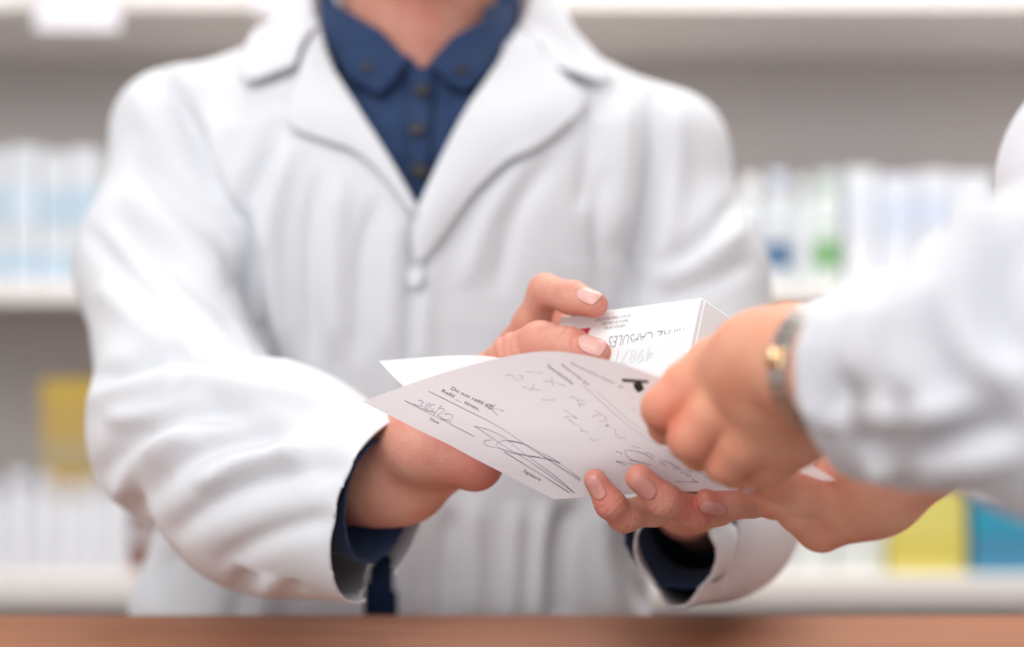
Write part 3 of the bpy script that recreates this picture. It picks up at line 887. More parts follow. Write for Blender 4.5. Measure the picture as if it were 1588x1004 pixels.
r1 = [(P(1168, 656, .556), .0115), (P(1150, 688, .558), .0096), (P(1126, 715, .565), .0085), (P(1140, 728, .585), .0072), (P(1155, 705, .598), .0063)]
p1 = [(P(1200, 695, .565), .0110), (P(1190, 715, .570), .0095), (P(1172, 725, .578), .0075), (P(1185, 720, .592), .0065)]
t1 = [(P(1145, 565, .585), .011), (P(1100, 595, .605), .0095), (P(1070, 620, .614), .0085), (P(1050, 640, .620), .0072)]
f1 = hand_field(palm1, [i1, m1, r1, p1, t1], kp=.010, kf=.0045)
lo, hi = bbox(palm1 + [i1, m1, r1, p1, t1])
V1, F1 = surface(f1, lo, hi, .0009); V1 = smooth(V1, F1, 3, .45)
# lower (right) hand of the customer, palm up
palm2 = [[(P(1560, 620, .60), .0200), (P(1455, 672, .60), .0195), (P(1405, 712, .602), .0182), (P(1350, 755, .605), .0170)],
         [(P(1350, 757, .605), .0165), (P(1272, 822, .608), .0085)],
         [(P(1350, 757, .605), .0165), (P(1275, 790, .615), .0125)],
         [(P(1350, 757, .605), .0165), (P(1290, 765, .62), .012)]]
a2 = [(P(1274, 815, .608), .0090), (P(1240, 796, .603), .0082), (P(1205, 772, .598), .0072), (P(1163, 762, .5955), .0050)]
b2 = [(P(1278, 785, .605), .0105), (P(1240, 770, .598), .0085), (P(1205, 750, .592), .0068), (P(1166, 738, .590), .0050)]
c2 = [(P(1290, 760, .62), .0105), (P(1262, 775, .615), .009), (P(1230, 778, .612), .008), (P(1200, 782, .612), .007)]
t2 = [(P(1350, 745, .60), .014), (P(1300, 742, .625), .010), (P(1262, 730, .632), .0085), (P(1230, 720, .632), .007)]
f2 = hand_field(palm2, [a2, b2, c2, t2])
lo, hi = bbox(palm2 + [a2, b2, c2, t2])
V2, F2 = surface(f2, lo, hi, .0008); V2 = smooth(V2, F2, 2, .4)
CHC = np.array((.41, .49, 1.535))
def cust_skin(p):
    q = p - CHC; q = np.stack((q[:, 1], q[:, 0], q[:, 2]), 1) + CHC
    q[:, 0] = CHC[0] - (q[:, 0] - CHC[0])
    d = head_sdf(q, CHC)
    d = smin(d, cone(p, (.44, .49, 1.34), .050, (.44, .49, 1.48), .048), .03)
    d = smin(d, chain(p, [(cSH, .034), (P(1800, 425, .46), .022), (cELB, .020), (P(1420, 585, .47), .0175)], .02), .02)
    d = smin(d, chain(p, [((.43, .48, 1.30), .06), (cS2, .034), (cE2, .033), (P(1560, 640, .60), .0215)], .02), .02)
    return smin(d, cone(p, (.45, .46, 1.28), .07, (.45, .50, 1.28), .07), .04)
Vq, Fq = surface(cust_skin, (.08, .26, .98), (.60, .78, 1.68), .0045); Vq = smooth(Vq, Fq, 1, .4)
V = np.concatenate([Vq, V1, V2]); Fb = np.concatenate([Fq, F1 + len(Vq), F2 + len(Vq) + len(V1)])
me = mesh_arr('body', V, Fb)
bl = np.concatenate([np.zeros(len(Vq)), blush_attr(V1, [(i1[2][0], .012, .6), (m1[2][0], .012, .6), (r1[2][0], .012, .6), (P(1150, 600, .54), .03, .15)]),
                     blush_attr(V2, [(a2[3][0], .012, .4), (b2[3][0], .012, .5), (a2[0][0], .02, .4), (c2[0][0], .02, .3)])])
a = me.attributes.new('blush', 'FLOAT', 'POINT'); a.data.foreach_set('value', bl.astype(np.float32))
bodyC = link('body', me, M_SKIN2, CU)
bv2 = bvh_of(V2, F2)
nails(bv2, [(a2[3][0], a2[2][0], np.array((-.2, -.75, .62)), .0075, .0085, .0005), (b2[3][0], b2[2][0], np.array((-.1, -.75, .62)), .0075, .0085, .0005)], M_NAIL, bodyC)
face_bits_C = CHC
# customer's head faces left: build the bits facing -y, then turn them about the head centre
before = set(bpy.data.objects)
face_bits(CHC, bodyC, CU, hair_len=.10)
for o in set(bpy.data.objects) - before:
    me = o.data
    co = np.empty(len(me.vertices) * 3); me.vertices.foreach_get('co', co); co = co.reshape(-1, 3) - CHC
    co = np.stack((co[:, 1], -co[:, 0], co[:, 2]), 1) + CHC
    me.vertices.foreach_set('co', co.ravel())
    me.update()
legs(CU, .45, .42, M_TROU, feet_dir=1)

# ---- wristwatch on the customer's left wrist
axw = P(1228, 560, .532) - P(1300, 572, .505); axw /= np.linalg.norm(axw)
cw = P(1297, 571, .5070)
u1 = np.cross(axw, (0, 0, 1)); u1 /= np.linalg.norm(u1); u2 = np.cross(u1, axw)
WW = empty('wristwatch', cw, 'steel bracelet wristwatch with a gold clasp on the wrist of the person reaching in', 'watch')
def ring(r, w, t, a0, a1, n=72):
    V = []; Fc_ = []
    for i in range(n + 1):
        a = a0 + (a1 - a0) * i / n
        for (dr, dw) in ((0, -w), (t * .8, -w), (t, -w * .75), (t, w * .75), (t * .8, w), (0, w)):
            V.append(cw + axw * dw + (u1 * math.cos(a) + u2 * math.sin(a) * 1.03) * (r + dr))
    for i in range(n):
        for k in range(6):
            Fc_.append([i * 6 + k, i * 6 + (k + 1) % 6, (i + 1) * 6 + (k + 1) % 6, (i + 1) * 6 + k])
    Fc_.append([5, 4, 3, 2, 1, 0]); Fc_.append([n * 6 + k for k in range(6)])
    return V, Fc_
b = MB()
for i in range(30):
    a0 = 2 * math.pi * i / 30; V, Fc_ = ring(.0236, .0058, .0020, a0 + .012, a0 + 2 * math.pi / 30 - .012, 4); b.add(V, Fc_)
b.build('bracelet', M_STEEL, WW, False)
def on_band(ang, r, sx, sy, sz, name, mat, prof=None, h=0):
    er = u1 * math.cos(ang) + u2 * math.sin(ang); et = np.cross(axw, er)
    b = MB()
    if prof: b.lathe((0, 0, 0), prof, 36)
    else: b.box(-sx, sx, -sy, sy, 0, sz, .0008)
    R3 = np.stack((axw, et, er), 1)
    b.V = [tuple(R3 @ np.array(v) + cw + er * (r + h)) for v in b.V]
    return b.build(name, mat, WW, bool(prof))
# outward side facing the camera carries the clasp, the case sits on top of the wrist
ang_cam = math.atan2(float(np.dot((-.75, -.66, .12), u2)), float(np.dot((-.75, -.66, .12), u1)))
on_band(ang_cam, .0246, .0045, .0040, .0022, 'clasp', M_GOLD)
b = on_band(ang_cam, .0246, 0, 0, 0, 'clasp_stud', M_GOLD, [(.0001, 0), (.0035, 0), (.0034, .0015), (.0022, .0028), (.0001, .0032)], .002)
ang_far = ang_cam + math.pi
on_band(ang_far, .0246, 0, 0, 0, 'watch_case', M_STEEL, [(.0001, 0), (.0125, 0), (.0135, .002), (.0135, .005), (.0120, .0065), (.0118, .0060), (.0001, .0060)])
on_band(ang_far, .0246, 0, 0, 0, 'watch_dial', M_DIAL, [(.0001, .0061), (.0115, .0061), (.0113, .0066), (.0001, .0068)])

# ------------------------------------------------------------------ PAPERS
def sheet_surface(rows, n=90, m=60):
    rows = [catmull([P(*q) for q in r], 24) for r in rows]
    rows = np.array(rows)             # (k, mm, 3)
    cols = [catmull(list(rows[:, j]), 24) for j in range(rows.shape[1])]
    G = np.array(cols)                # (mm, nn, 3)
    return G
FORM = [[(562, 623, .662), (711, 699, .662), (860, 775, .657)],
        [(694, 577, .642), (822, 672, .645), (958, 768, .650)],
        [(832, 546, .616), (940, 650, .628), (1065, 763, .638)],
        [(935, 557, .597), (1045, 655, .609), (1180, 759, .618)],
        [(1022, 585, .582), (1160, 662, .588), (1299, 746, .592)]]
G = sheet_surface(FORM)
nf, mf = G.shape[:2]
Vp = G.reshape(-1, 3); Fp = grid_faces(nf, mf)
Np = normals(Vp, Fp)
if Np[:, 1].mean() > 0: Fp = Fp[:, ::-1]; Np = -Np
# soft horizontal crease of the folded page
Qp = proj(Vp)
dd, tt = polydist(Qp, [(560, 690), (850, 692), (1000, 690), (1160, 690)])
Vp = Vp + Np * (-.0005 * np.exp(-(dd / 14) ** 2))[:, None]
form_bvh = bvh_of(Vp, Fp)
FV = [Vp]; FF = [tuple(f) for f in Fp]; FM = [0] * len(Fp); nv = [len(Vp)]
def ink(V, faces, m):
    k = nv[0]; FV.append(np.array(V)); nv[0] += len(V)
    for f in faces: FF.append(tuple(int(i) + k for i in f)); FM.append(m)
def ribbon(bvh, pts, w, m, adder, n=6, lift=.00018, curve=True):
    q = catmull(pts, n) if (curve and len(pts) > 2) else resample(pts, max(12, 4 * len(pts)))
    pos = []; nor = []
    for p in q:
        a, nn = hit(bvh, p[0], p[1], lift); pos.append(a); nor.append(nn)
    pos = np.array(pos); nor = np.array(nor)
    tan = np.gradient(pos, axis=0); tan /= np.maximum(np.linalg.norm(tan, axis=1), 1e-9)[:, None]
    sd = np.cross(nor, tan); sd /= np.maximum(np.linalg.norm(sd, axis=1), 1e-9)[:, None]
    k = len(pos)
    ww = w * (.75 + .25 * np.sin(np.linspace(.3, 9, k)))[:, None] if curve else w
    V = np.concatenate([pos - sd * ww / 2, pos + sd * ww / 2])
    adder(V, [(i, i + 1, k + i + 1, k + i) for i in range(k - 1)], m)
def text_mesh(body, bold=0.0, size=1.0):
    cu = bpy.data.curves.new('txt', 'FONT'); cu.body = body; cu.size = size; cu.offset = bold; cu.resolution_u = 3
    o = bpy.data.objects.new('txt', cu); COL.objects.link(o)
    bpy.context.view_layer.update()
    dg = bpy.context.evaluated_depsgraph_get()
    me = o.evaluated_get(dg).to_mesh()
    V = np.array([v.co[:] for v in me.vertices]); Fc_ = [tuple(p.vertices) for p in me.polygons]
    o.evaluated_get(dg).to_mesh_clear()
    bpy.data.objects.remove(o); bpy.data.curves.remove(cu)
    V[:, 0] -= V[:, 0].min()
    return V, Fc_
def text_on(bvh, body, p0, p1, up, m, adder, bold=.0, lift=.0002):
    V, Fc_ = text_mesh(body, bold)
    W = V[:, 0].max(); H = .7
    p0 = np.array(p0, float); p1 = np.array(p1, float); up = np.array(up, float)
    out = []
    for v in V:
        q = p0 + (p1 - p0) * v[0] / W + up * v[1] / H
        out.append(hit(bvh, q[0], q[1], lift)[0])
    adder(out, Fc_, m)
def cr(x0, y0, k): return lambda L: [(x0 + a / k, y0 + b / k) for a, b in L]
A1 = cr(600, 540, 4.017); A2c = cr(780, 560, 7.173); A3 = cr(940, 640, 7.722)
BK, PN, GY = 1, 2, 3
text_on(form_bvh, 'Do not refill', A1([(398, 257)])[0], A1([(594, 352)])[0], (3.2, -4.6), BK, ink, .0)
text_on(form_bvh, 'Refill __ times.', A1([(340, 272)])[0], A1([(574, 391)])[0], (3.2, -4.6), BK, ink, .0)
text_on(form_bvh, 'Date', A1([(266, 447)])[0], A1([(322, 474)])[0], (2.6, -3.8), BK, ink, .0)
text_on(form_bvh, 'Signature', A1([(848, 770)])[0], A1([(953, 828)])[0], (2.8, -3.8), BK, ink, .0)
ribbon(form_bvh, A1([(260, 268), (450, 362), (650, 463), (750, 522), (870, 606), (1000, 690), (1205, 825)]), .00030, BK, ink)
ribbon(form_bvh, A1([(110, 325), (330, 440), (545, 550)]), .00032, BK, ink)
ribbon(form_bvh, A1([(733, 648), (940, 775), (1140, 902)]), .00032, BK, ink)
ribbon(form_bvh, A1([(612, 356), (642, 380), (662, 364), (632, 348), (612, 356)]), .00028, BK, ink, curve=False)
for st in ([(620, 352), (650, 374), (700, 382), (733, 394)], [(655, 350), (640, 372), (660, 388), (690, 420)], [(615, 352), (650, 364), (678, 354)]):
    ribbon(form_bvh, A1(st), .00024, BK, ink)
for st in ([(195, 325), (215, 326), (228, 338), (205, 348), (222, 358), (205, 364), (165, 345)],
           [(250, 345), (236, 372)], [(268, 338), (240, 392)],
           [(300, 352), (280, 352), (268, 372), (290, 380), (280, 394), (250, 388)], [(340, 358), (292, 415)],
           [(330, 378), (352, 376), (355, 392), (318, 418), (345, 432)], [(360, 410), (395, 412), (411, 432), (380, 446), (335, 438), (405, 462)],
           [(215, 372), (300, 402)],
           [(545, 485), (620, 535), (690, 582), (760, 628), (880, 700), (1010, 790), (1170, 903)],
           [(540, 484), (640, 512), (730, 555), (790, 605), (900, 690), (1050, 800), (1172, 905)],
           [(655, 572), (618, 575), (606, 585), (625, 608), (690, 622), (780, 645), (880, 672), (980, 688), (1082, 716)],
           [(880, 610), (820, 586), (740, 576), (688, 590), (690, 612), (740, 642), (840, 665), (960, 680)],
           [(740, 575), (860, 600), (960, 650), (1080, 715)],
           [(975, 680), (1060, 712), (1140, 765), (1205, 815)]):
    ribbon(form_bvh, A1(st), .00025, PN, ink)
for st in ([(35, 170), (60, 150), (110, 165), (140, 205), (195, 210), (222, 190), (205, 160), (180, 165)], [(215, 285), (300, 305), (420, 325)], [(345, 265), (335, 305), (305, 325)],
           [(430, 432), (580, 432)], [(540, 180), (550, 225), (555, 275)], [(450, 220), (560, 235), (700, 280)], [(250, 118), (440, 130)],
           [(750, 410), (790, 398), (830, 440), (845, 480), (860, 515)], [(830, 440), (870, 430), (910, 460), (890, 488), (850, 470)],
           [(680, 540), (750, 590), (830, 635)], [(680, 622), (760, 620), (830, 638)], [(725, 648), (765, 672), (800, 702), (850, 720), (878, 765), (860, 780), (900, 778), (950, 800)],
           [(965, 855), (1005, 885), (1035, 885), (1052, 868)],
           [(990, 618), (1060, 600), (1110, 598), (1160, 665)], [(1030, 550), (1100, 600)], [(1075, 670), (1150, 668)], [(1135, 715), (1160, 728), (1175, 712), (1150, 705), (1210, 740), (1250, 765), (1255, 810), (1290, 850), (1340, 850), (1370, 865)],
           [(1430, 940), (1490, 965), (1525, 962)], [(1435, 400), (1450, 420), (1440, 405)], [(1510, 590), (1530, 603), (1555, 602)], [(1445, 530), (1480, 545)]):
    ribbon(form_bvh, A2c(st), .00030, GY, ink)
for st in ([(115, 468), (160, 470), (195, 500)], [(560, 560), (470, 500), (340, 460), (240, 452), (225, 475), (260, 530), (330, 575), (430, 600)], [(465, 480), (540, 495), (578, 535)],
           [(115, 582), (200, 592), (290, 612), (380, 640)], [(280, 572), (340, 575), (430, 602), (540, 630)], [(120, 585), (240, 630)],
           [(850, 660), (740, 590), (655, 578), (665, 605), (720, 630)], [(800, 668), (850, 668), (870, 655), (840, 640)], [(850, 675), (940, 690), (1015, 712)],
           [(890, 718), (930, 715), (960, 735), (1000, 735), (1015, 760), (990, 770), (960, 740)], [(1025, 800), (1060, 798)], [(830, 822), (960, 830), (1100, 832)], [(1030, 800), (1050, 820), (1098, 830)]):
    ribbon(form_bvh, A3(st), .00027, PN, ink)
# printed rules, address lines and header marks
ribbon(form_bvh, [(905, 598), (940, 630), (975, 660), (1030, 697), (1075, 726), (1111, 750)], .00030, GY, ink)
ribbon(form_bvh, [(925, 606), (960, 638), (995, 667), (1050, 702), (1095, 730), (1130, 752)], .00022, GY, ink)
text_on(form_bvh, 'Dispense as written by the doctor', (848, 568), (888, 597), (3.2, -4.2), GY, ink, .02)
text_on(form_bvh, 'Substitution permitted  signed', (870, 566), (912, 598), (3.0, -3.6), GY, ink, .01)
text_on(form_bvh, 'Name and address of patient    age', (884, 564), (966, 602), (2.8, -3.2), GY, ink, .01)
def quad(pts, m):
    out = [hit(form_bvh, x, y, .0002)[0] for x, y in pts]
    ink(out, [tuple(range(len(pts)))], m)
quad([(964, 587), (1006, 590), (1006, 594), (966, 592)], BK); quad([(982, 594), (996, 594), (999, 604), (990, 609), (984, 602)], BK)
quad([(986, 589), (994, 589), (994, 598), (986, 598)], BK)
for m_ in (M_PAPER, M_SHEET):
    nt_ = m_.node_tree; b_ = nt_.nodes['Principled BSDF']; out_ = nt_.nodes['Material Output']
    tr_ = nt_.nodes.new('ShaderNodeBsdfTranslucent'); tr_.inputs[0].default_value = (.92, .86, .88, 1)
    ms_ = nt_.nodes.new('ShaderNodeMixShader'); ms_.inputs[0].default_value = .38 if m_ is M_PAPER else .2
    nt_.links.new(b_.outputs[0], ms_.inputs[1]); nt_.links.new(tr_.outputs[0], ms_.inputs[2]); nt_.links.new(ms_.outputs[0], out_.inputs[0])
form = link('prescription_form', mesh_arr('prescription_form', np.concatenate(FV), FF, FM), [M_PAPER, M_INKB, M_PEN, M_GREYINK])
tag(form, 'curled prescription form with pen writing, a date and a signature, held by both people', 'paper')

SHEET = [[(588, 560, .705), (760, 553, .686), (900, 600, .665), (1100, 645, .630), (1312, 684, .612)],
         [(618, 592, .693), (790, 620, .682), (940, 660, .666), (1110, 690, .640), (1302, 712, .612)],
         [(690, 660, .682), (840, 705, .676), (985, 764, .664), (1120, 750, .645), (1290, 742, .610)]]
G2 = sheet_surface(SHEET)
V2s = G2.reshape(-1, 3); F2s = grid_faces(G2.shape[0], G2.shape[1])
if normals(V2s, F2s)[:, 1].mean() > 0: F2s = F2s[:, ::-1]
sh = link('paper_sheet', mesh_arr('paper_sheet', V2s, F2s), M_SHEET)
tag(sh, 'plain white sheet of paper lying under the prescription form', 'paper')
for o in (form, sh):
    pass

# ------------------------------------------------------------------ MEDICINE BOX
A = P(1089, 461, .655)
s2 = lambda v: v / np.linalg.norm(v)
eB = s2(np.array((-.696 * .992, .718, -.696 * .134))); eC = np.array((.798 * .855, .602, -.798 * .519)); eC = s2(eC - (eC @ eB) * eB)
eD = np.cross(eB, eC); eD = s2(eD); eD = eD if eD[2] < 0 else -eD
LB, LW, LH = .0915, .045, .070
def bp(s, t, w=0.0): return A + eB * s + eD * t + eC * w      # s along the length, t down, w into the depth
BX = empty('medicine_box', bp(LB / 2, LH, LW / 2), 'white medicine box of capsules held between finger and thumb above the paper', 'box')
b = MB()
R3 = np.stack((eB, eC, eD))
b.box(0, LB, 0, LW, 0, LH, .0007, R=R3, T=A)
# make the box handed right whatever the axes are
box = b.build('carton', M_CARD, BX)
# end flap with its tuck edge
b = MB()
b.box(-.0009, -.0002, .0015, LW - .0015, .0012, LH * .8, .0002, R=R3, T=A); b.build('end_flap', M_CARD, BX)
b = MB(); b.box(-.0002, .0022, -.0006, -.0001, .001, LH - .001, .0001, R=R3, T=A); b.build('glue_seam', M_CARD, BX)
# pharmacy sticker on the lower front
b = MB(); b.box(.001, .0575, -.0005, -.0001, .0, LH - .001, .0001)
b.V = [(v[0], v[1], v[2] if v[2] > .01 else v[2] + .0152 + v[0] * .125) for v in b.V]
b.V = [tuple(np.array(v) @ R3 + A) for v in b.V]; lab = b.build('sticker', M_SHEET, BX)
lab['label'] = 'white sticker with a pale batch number'
pv = [[], [], [], 0]
def face_text(body, s0, t0, width, cap, mat_i, w=-.00025, bold=0.0):
    """upside-down print on the front: reads from high s to low s"""
    V, Fc_ = text_mesh(body, bold)
    W = V[:, 0].max(); k = pv[3]
    for v in V: pv[0].append(bp(s0 + (v[0] - W) / W * -0 - v[0] / W * -width * 0 + v[0] / W * width * 1, t0 + v[1] / .7 * cap, w))
    for f in Fc_: pv[1].append(tuple(i + k for i in f)); pv[2].append(mat_i)
    pv[3] += len(V)
face_text('RIPAZ CAPSULES', .0065, .0150, .0465, .0062, 0, bold=-.014)
face_text('KEEP OUT OF THE', .0445, .0092, .0135, .0015, 0)
face_text('REACH OF CHILDREN', .0435, .0067, .0170, .0015, 0)
face_text('DO NOT CONSUME ALCOHOL', .0425, .0042, .0235, .0015, 0)
face_text('498711', .0220, .0235, .0280, .0075, 1, w=-.0007, bold=-.012)
k = pv[3]
for (s_, t_) in ((.0675, .0088), (.0820, .0088), (.0820, .0145), (.0695, .0145)): pv[0].append(bp(s_, t_, -.0002))
pv[1].append((k, k + 1, k + 2, k + 3)); pv[2].append(2)
link('printing', mesh_arr('printing', np.array(pv[0]), pv[1], pv[2]), [M_BOXINK, M_BATCH, M_RED], BX, False)

# ------------------------------------------------------------------ SETTING
def struct(name, b, mat):
    o = b.build(name, mat); o['kind'] = 'structure'; return o
b = MB(); b.box(-2.6, 2.6, -2.5, 2.75, -.06, 0); struct('floor', b, M_FLOOR)
b = MB(); b.box(-2.6, 2.6, 2.68, 2.75, 0, 2.8); struct('wall_back', b, M_WALL)
b = MB(); b.box(-2.6, 2.6, -2.5, 2.75, 2.8, 2.86); struct('ceiling', b, M_CEIL)
b = MB(); b.box(-2.66, -2.6, -2.5, 2.75, 0, 2.8); struct('wall_left', b, M_CEIL)
b = MB(); b.box(2.6, 2.66, -2.5, 2.75, 0, 2.8); struct('wall_right', b, M_CEIL)

CT = empty('counter', (0, .74, 0), 'wooden service counter between the two people', 'counter')
b = MB(); b.box(-1.3, 1.3, .665, .875, .985, 1.021, .003); b.build('countertop', M_WOOD, CT)
b = MB(); b.box(-1.27, 1.27, .72, .84, 0.0, .985, .003); b.build('counter_base', M_WOOD, CT)

SD = 2.2
def zpx(py, d=SD): return CZ - (py - 502) / F * d
def xpx(px, d=SD): return (px - 794) / F * d
SU = empty('shelving_unit', (0, 2.45, 0), 'pale wall shelving stocked with medicine behind the counter', 'shelving')
b = MB(); b.box(-1.5, 1.5, 2.60, 2.62, .03, 2.30); b.build('back_panel', M_SHELFBACK, SU)
for (zt, zb) in ((zpx(443), zpx(471)), (zpx(897), zpx(938)), (zpx(-20), zpx(14)), (.36, .33), (.08, .05), (2.16, 2.13)):
    b = MB(); b.box(-1.5, 1.5, SD, 2.60, zb, zt, .002); b.build('shelf', M_SHELF, SU)
for x in (-1.52, 1.5):
    b = MB(); b.box(x, x + .02, SD, 2.62, 0, 2.32, .002); b.build('side_panel', M_SHELF, SU)

_mc = {}
def cm(c, rough=.45):
    k = (tuple(c), rough)
    if k not in _mc: _mc[k] = plain('packaging_print', c, rough, scale=50, bump=.02)
    return _mc[k]
WHT = (.66, .69, .73); LBL = (.46, .59, .70); PAL = (.68, .70, .82)
def carton(px0, px1, pyt, zb, dep, col, bands, label, group=None, y=2.26):
    k = y / SD
    x0, x1 = xpx(px0, y), xpx(px1, y); zt = zpx(pyt, y)
    t = empty('medicine_carton', ((x0 + x1) / 2, y + dep / 2, zb), label, 'box', group)
    b = MB(); b.box(x0, x1, y, y + dep, zb, zt, .002); b.build('carton', cm(col), t)
    for (f0, f1, c) in bands:
        h = zt - zb
        b = MB(); b.box(x0 - .0006, x1 + .0006, y - .0008, y + .02, zb + h * f0, zb + h * f1, .0003); o = b.build('printed_band', cm(c), t)
    return t
def bottle(pxc, r, pyt, zb, col, capc, labc, lz, label, group=None, y=2.28):
    x = xpx(pxc, y); H = zpx(pyt, y) - zb
    t = empty('medicine_bottle', (x, y, zb), label, 'bottle', group)
    b = MB(); b.lathe((x, y, zb), [(r * .92, 0), (r, .004), (r, H * .70), (r * .92, H * .76), (r * .55, H * .82), (r * .55, H * .86)]); b.build('bottle_body', cm(col, .3), t, True)
    b = MB(); b.lathe((x, y, zb), [(r * .66, H * .83), (r * .68, H * .84), (r * .66, H * .99), (r * .6, H)]); b.build('cap', cm(capc, .4), t, True)
    b = MB(); b.lathe((x, y, zb), [(r * 1.005, H * lz[0]), (r * 1.02, H * lz[0] + .001), (r * 1.02, H * lz[1]), (r * 1.005, H * lz[1] + .001)]); b.build('bottle_label', cm(labc, .5), t, True)
    return t
ZU = zpx(443) + .0002; ZL = zpx(897) + .0002
# upper left
gU = 'pale blue striped cartons on the upper left shelf'
pos = ('at the frame edge', 'second from the left', 'third from the left', 'beside the lab coat')
for i, (a0, a1, tp) in enumerate(((-40, 10, 232), (14, 58, 226), (62, 104, 236), (107, 150, 230))):
    carton(a0, a1, tp, ZU, .14, WHT, [(.08, .25, LBL), (.45, .72, LBL if i != 1 else (.60, .70, .80))],
           'white carton with pale blue stripes on the upper left shelf, %s' % pos[i], gU)
# lower left
carton(64, 150, 588, ZL, .10, (.72, .50, .14), [(.50, .66, (.62, .50, .26)), (.86, .99, (.78, .55, .10))], 'tall yellow carton behind the white bottles on the lower left shelf', y=2.38)
gB = 'white bottles on the lower left shelf'
nm = ('cut by the frame edge', 'second from the frame edge', 'third from the frame edge', 'directly in front of the yellow carton', 'just right of the yellow carton middle', 'sixth from the frame edge')
for i, (c, tp) in enumerate(((-8, 742), (30, 728), (69, 735), (107, 748), (144, 742), (181, 735))):
    bottle(c, .0175, tp, ZL, (.78, .80, .86), (.72, .74, .84), (.82, .84, .90), (.12, .6), 'white medicine bottle on the lower left shelf, %s' % nm[i], gB)
bottle(221, .0145, 770, ZL, (.20, .05, .03), (.75, .75, .78), (.55, .50, .52), (.35, .6), 'small brown bottle beside the hip of the lab coat')
# upper right
WB = (.66, .70, .73)
bottle(1165, .018, 275, ZU, WB, (.85, .88, .9), WHT, (.2, .6), 'white bottle beside the sleeve shoulder on the upper right shelf')
bottle(1206, .0180, 268, ZU, WB, (.62, .68, .80), (.035, .13, .27), (.16, .38), 'white bottle with a dark blue label on the upper right shelf')
bottle(1245, .0160, 276, ZU, (.64, .69, .71), (.68, .72, .74), WHT, (.2, .6), 'plain white bottle between the blue and green labelled bottles')
bottle(1282, .0205, 268, ZU, (.65, .71, .69), (.56, .66, .62), (.17, .37, .15), (.16, .40), 'white bottle with a green label on the upper right shelf')
for i, (a0, a1, tp, c, lb) in enumerate(((1312, 1360, 262, WHT, 'white carton right of the green labelled bottle'), (1364, 1420, 272, (.63, .66, .74), 'lavender white carton in the middle of the upper right shelf'),
                                     (1424, 1478, 266, (.65, .67, .73), 'white carton with a faint blue top near the raised sleeve'), (1482, 1540, 270, WHT, 'white carton behind the raised sleeve on the upper right shelf'))):
    carton(a0, a1, tp, ZU, .13, c, [(.50, .78, (.55, .61, .73) if i in (1, 2) else (.63, .66, .74))], lb)
# lower right
gC = 'white cartons on the lower right shelf'
for i, (a0, a1, tp, lb) in enumerate(((1120, 1165, 745, 'closest to the lab coat cuff'), (1169, 1225, 735, 'second from the lab coat cuff'), (1229, 1290, 740, 'below the palm of the lower hand'), (1294, 1372, 735, 'left of the yellow carton'))):
    carton(a0, a1, tp, ZL, .12, (.68, .72, .70), [(.25, .55, (.72, .75, .77))], 'white carton on the lower right shelf, %s' % lb, gC)
carton(1380, 1497, 712, ZL, .12, (.74, .66, .18), [(.10, .32, (.68, .58, .12))], 'large yellow carton on the lower right shelf below the sleeve', y=2.24)
carton(1508, 1625, 738, ZL, .12, (.06, .26, .42), [(.82, .99, (.72, .78, .84)), (.38, .66, (.03, .32, .48))], 'deep blue carton on the lower right shelf at the frame edge', y=2.24)
# things hanging under the top shelf
for (a0, a1, z0, lb) in ((58, 188, 50, 'white shelf-edge sign hanging above the left shoulder of the picture'), (398, 470, 26, 'small white shelf-edge sign nearest the collar of the lab coat')):
    t = empty('shelf_sign', (xpx((a0 + a1) / 2), SD - .01, zpx(z0)), lb, 'sign')
    b = MB(); b.box(xpx(a0), xpx(a1), SD - .012, SD - .009, zpx(z0), zpx(-15), .001); b.build('card', cm((.78, .76, .82)), t)
    b = MB(); b.box(xpx(a0), xpx(a1), SD - .014, SD - .0005, zpx(-15), zpx(-19), .001); b.build('holder', cm((.7, .7, .72)), t)

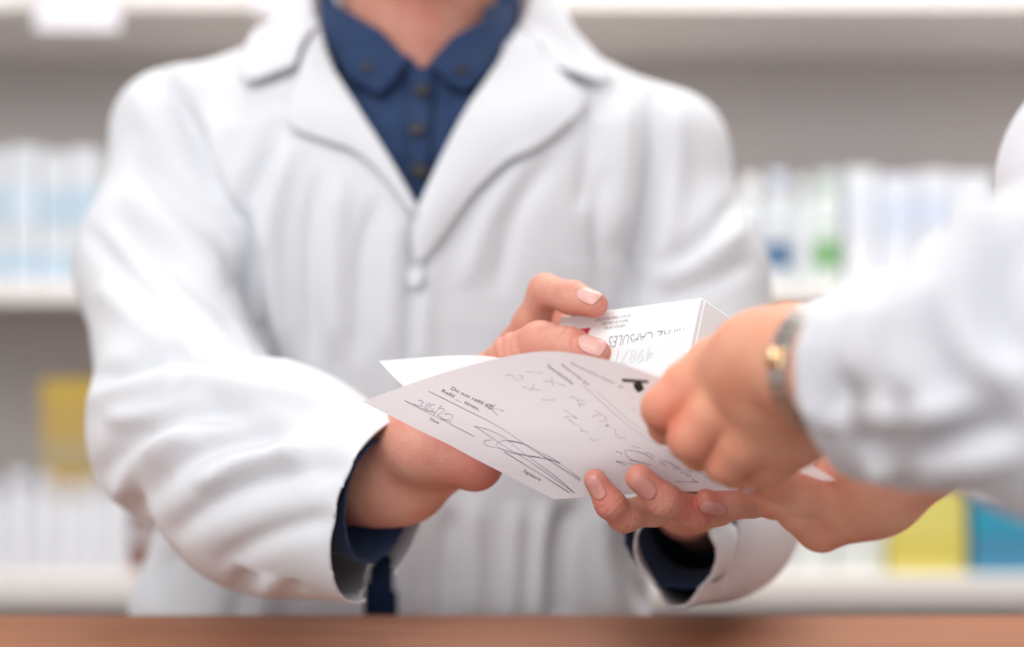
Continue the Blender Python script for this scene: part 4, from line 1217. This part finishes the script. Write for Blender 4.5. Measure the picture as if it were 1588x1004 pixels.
# ------------------------------------------------------------------ LIGHT
def area(name, loc, size, sy, power, target, col=(1, 1, 1)):
    l = bpy.data.lights.new(name, 'AREA'); l.shape = 'RECTANGLE'; l.size = size; l.size_y = sy; l.energy = power; l.color = col
    o = bpy.data.objects.new(name, l); COL.objects.link(o); o.location = loc
    o.rotation_euler = (Vector(target) - Vector(loc)).to_track_quat('-Z', 'Y').to_euler()
    return o
area('ceiling_light_front', (-.45, .35, 2.7), 2.0, 1.3, 6, (-.2, .75, 1.1), (1.0, .985, .97))
area('ceiling_light_behind', (.5, 1.6, 2.7), 2.4, .6, 28, (.5, 2.1, .8), (1, .98, .96))
area('ceiling_light_counter', (-.75, -.55, 2.7), 2.0, 1.3, 25, (-.1, .8, 1.15), (1.0, .99, .98))
area('window_light', (-1.9, -.6, 1.9), 1.6, 1.4, 2, (-.1, .9, 1.2), (.96, .98, 1.0))
w = bpy.data.worlds.new('World'); SC.world = w; w.use_nodes = True
nt = w.node_tree; bg = nt.nodes['Background']; bg.inputs[1].default_value = .97
tc = nt.nodes.new('ShaderNodeTexCoord'); sp = nt.nodes.new('ShaderNodeSeparateXYZ'); nt.links.new(tc.outputs['Generated'], sp.inputs[0])
rp = nt.nodes.new('ShaderNodeValToRGB'); mr = nt.nodes.new('ShaderNodeMapRange'); mr.inputs[1].default_value = -1
nt.links.new(sp.outputs[2], mr.inputs[0]); nt.links.new(mr.outputs[0], rp.inputs[0])
rp.color_ramp.elements[0].position = .40; rp.color_ramp.elements[0].color = (.33, .32, .32, 1)
rp.color_ramp.elements[1].position = .56; rp.color_ramp.elements[1].color = (.95, .97, 1.0, 1)
nt.links.new(rp.outputs[0], bg.inputs[0])

# ------------------------------------------------------------------ CAMERA
cam = bpy.data.cameras.new('camera'); co = bpy.data.objects.new('camera', cam); COL.objects.link(co)
co.location = (0, 0, CZ); co.rotation_euler = (math.pi / 2, 0, 0)
cam.lens = 50; cam.sensor_width = 36; cam.clip_start = .02
cam.dof.use_dof = True; cam.dof.focus_distance = .66; cam.dof.aperture_fstop = 2.8
SC.camera = co
SC.view_settings.view_transform = 'Standard'; SC.view_settings.look = 'None'
SC.view_settings.exposure = 0.76; SC.view_settings.gamma = 1
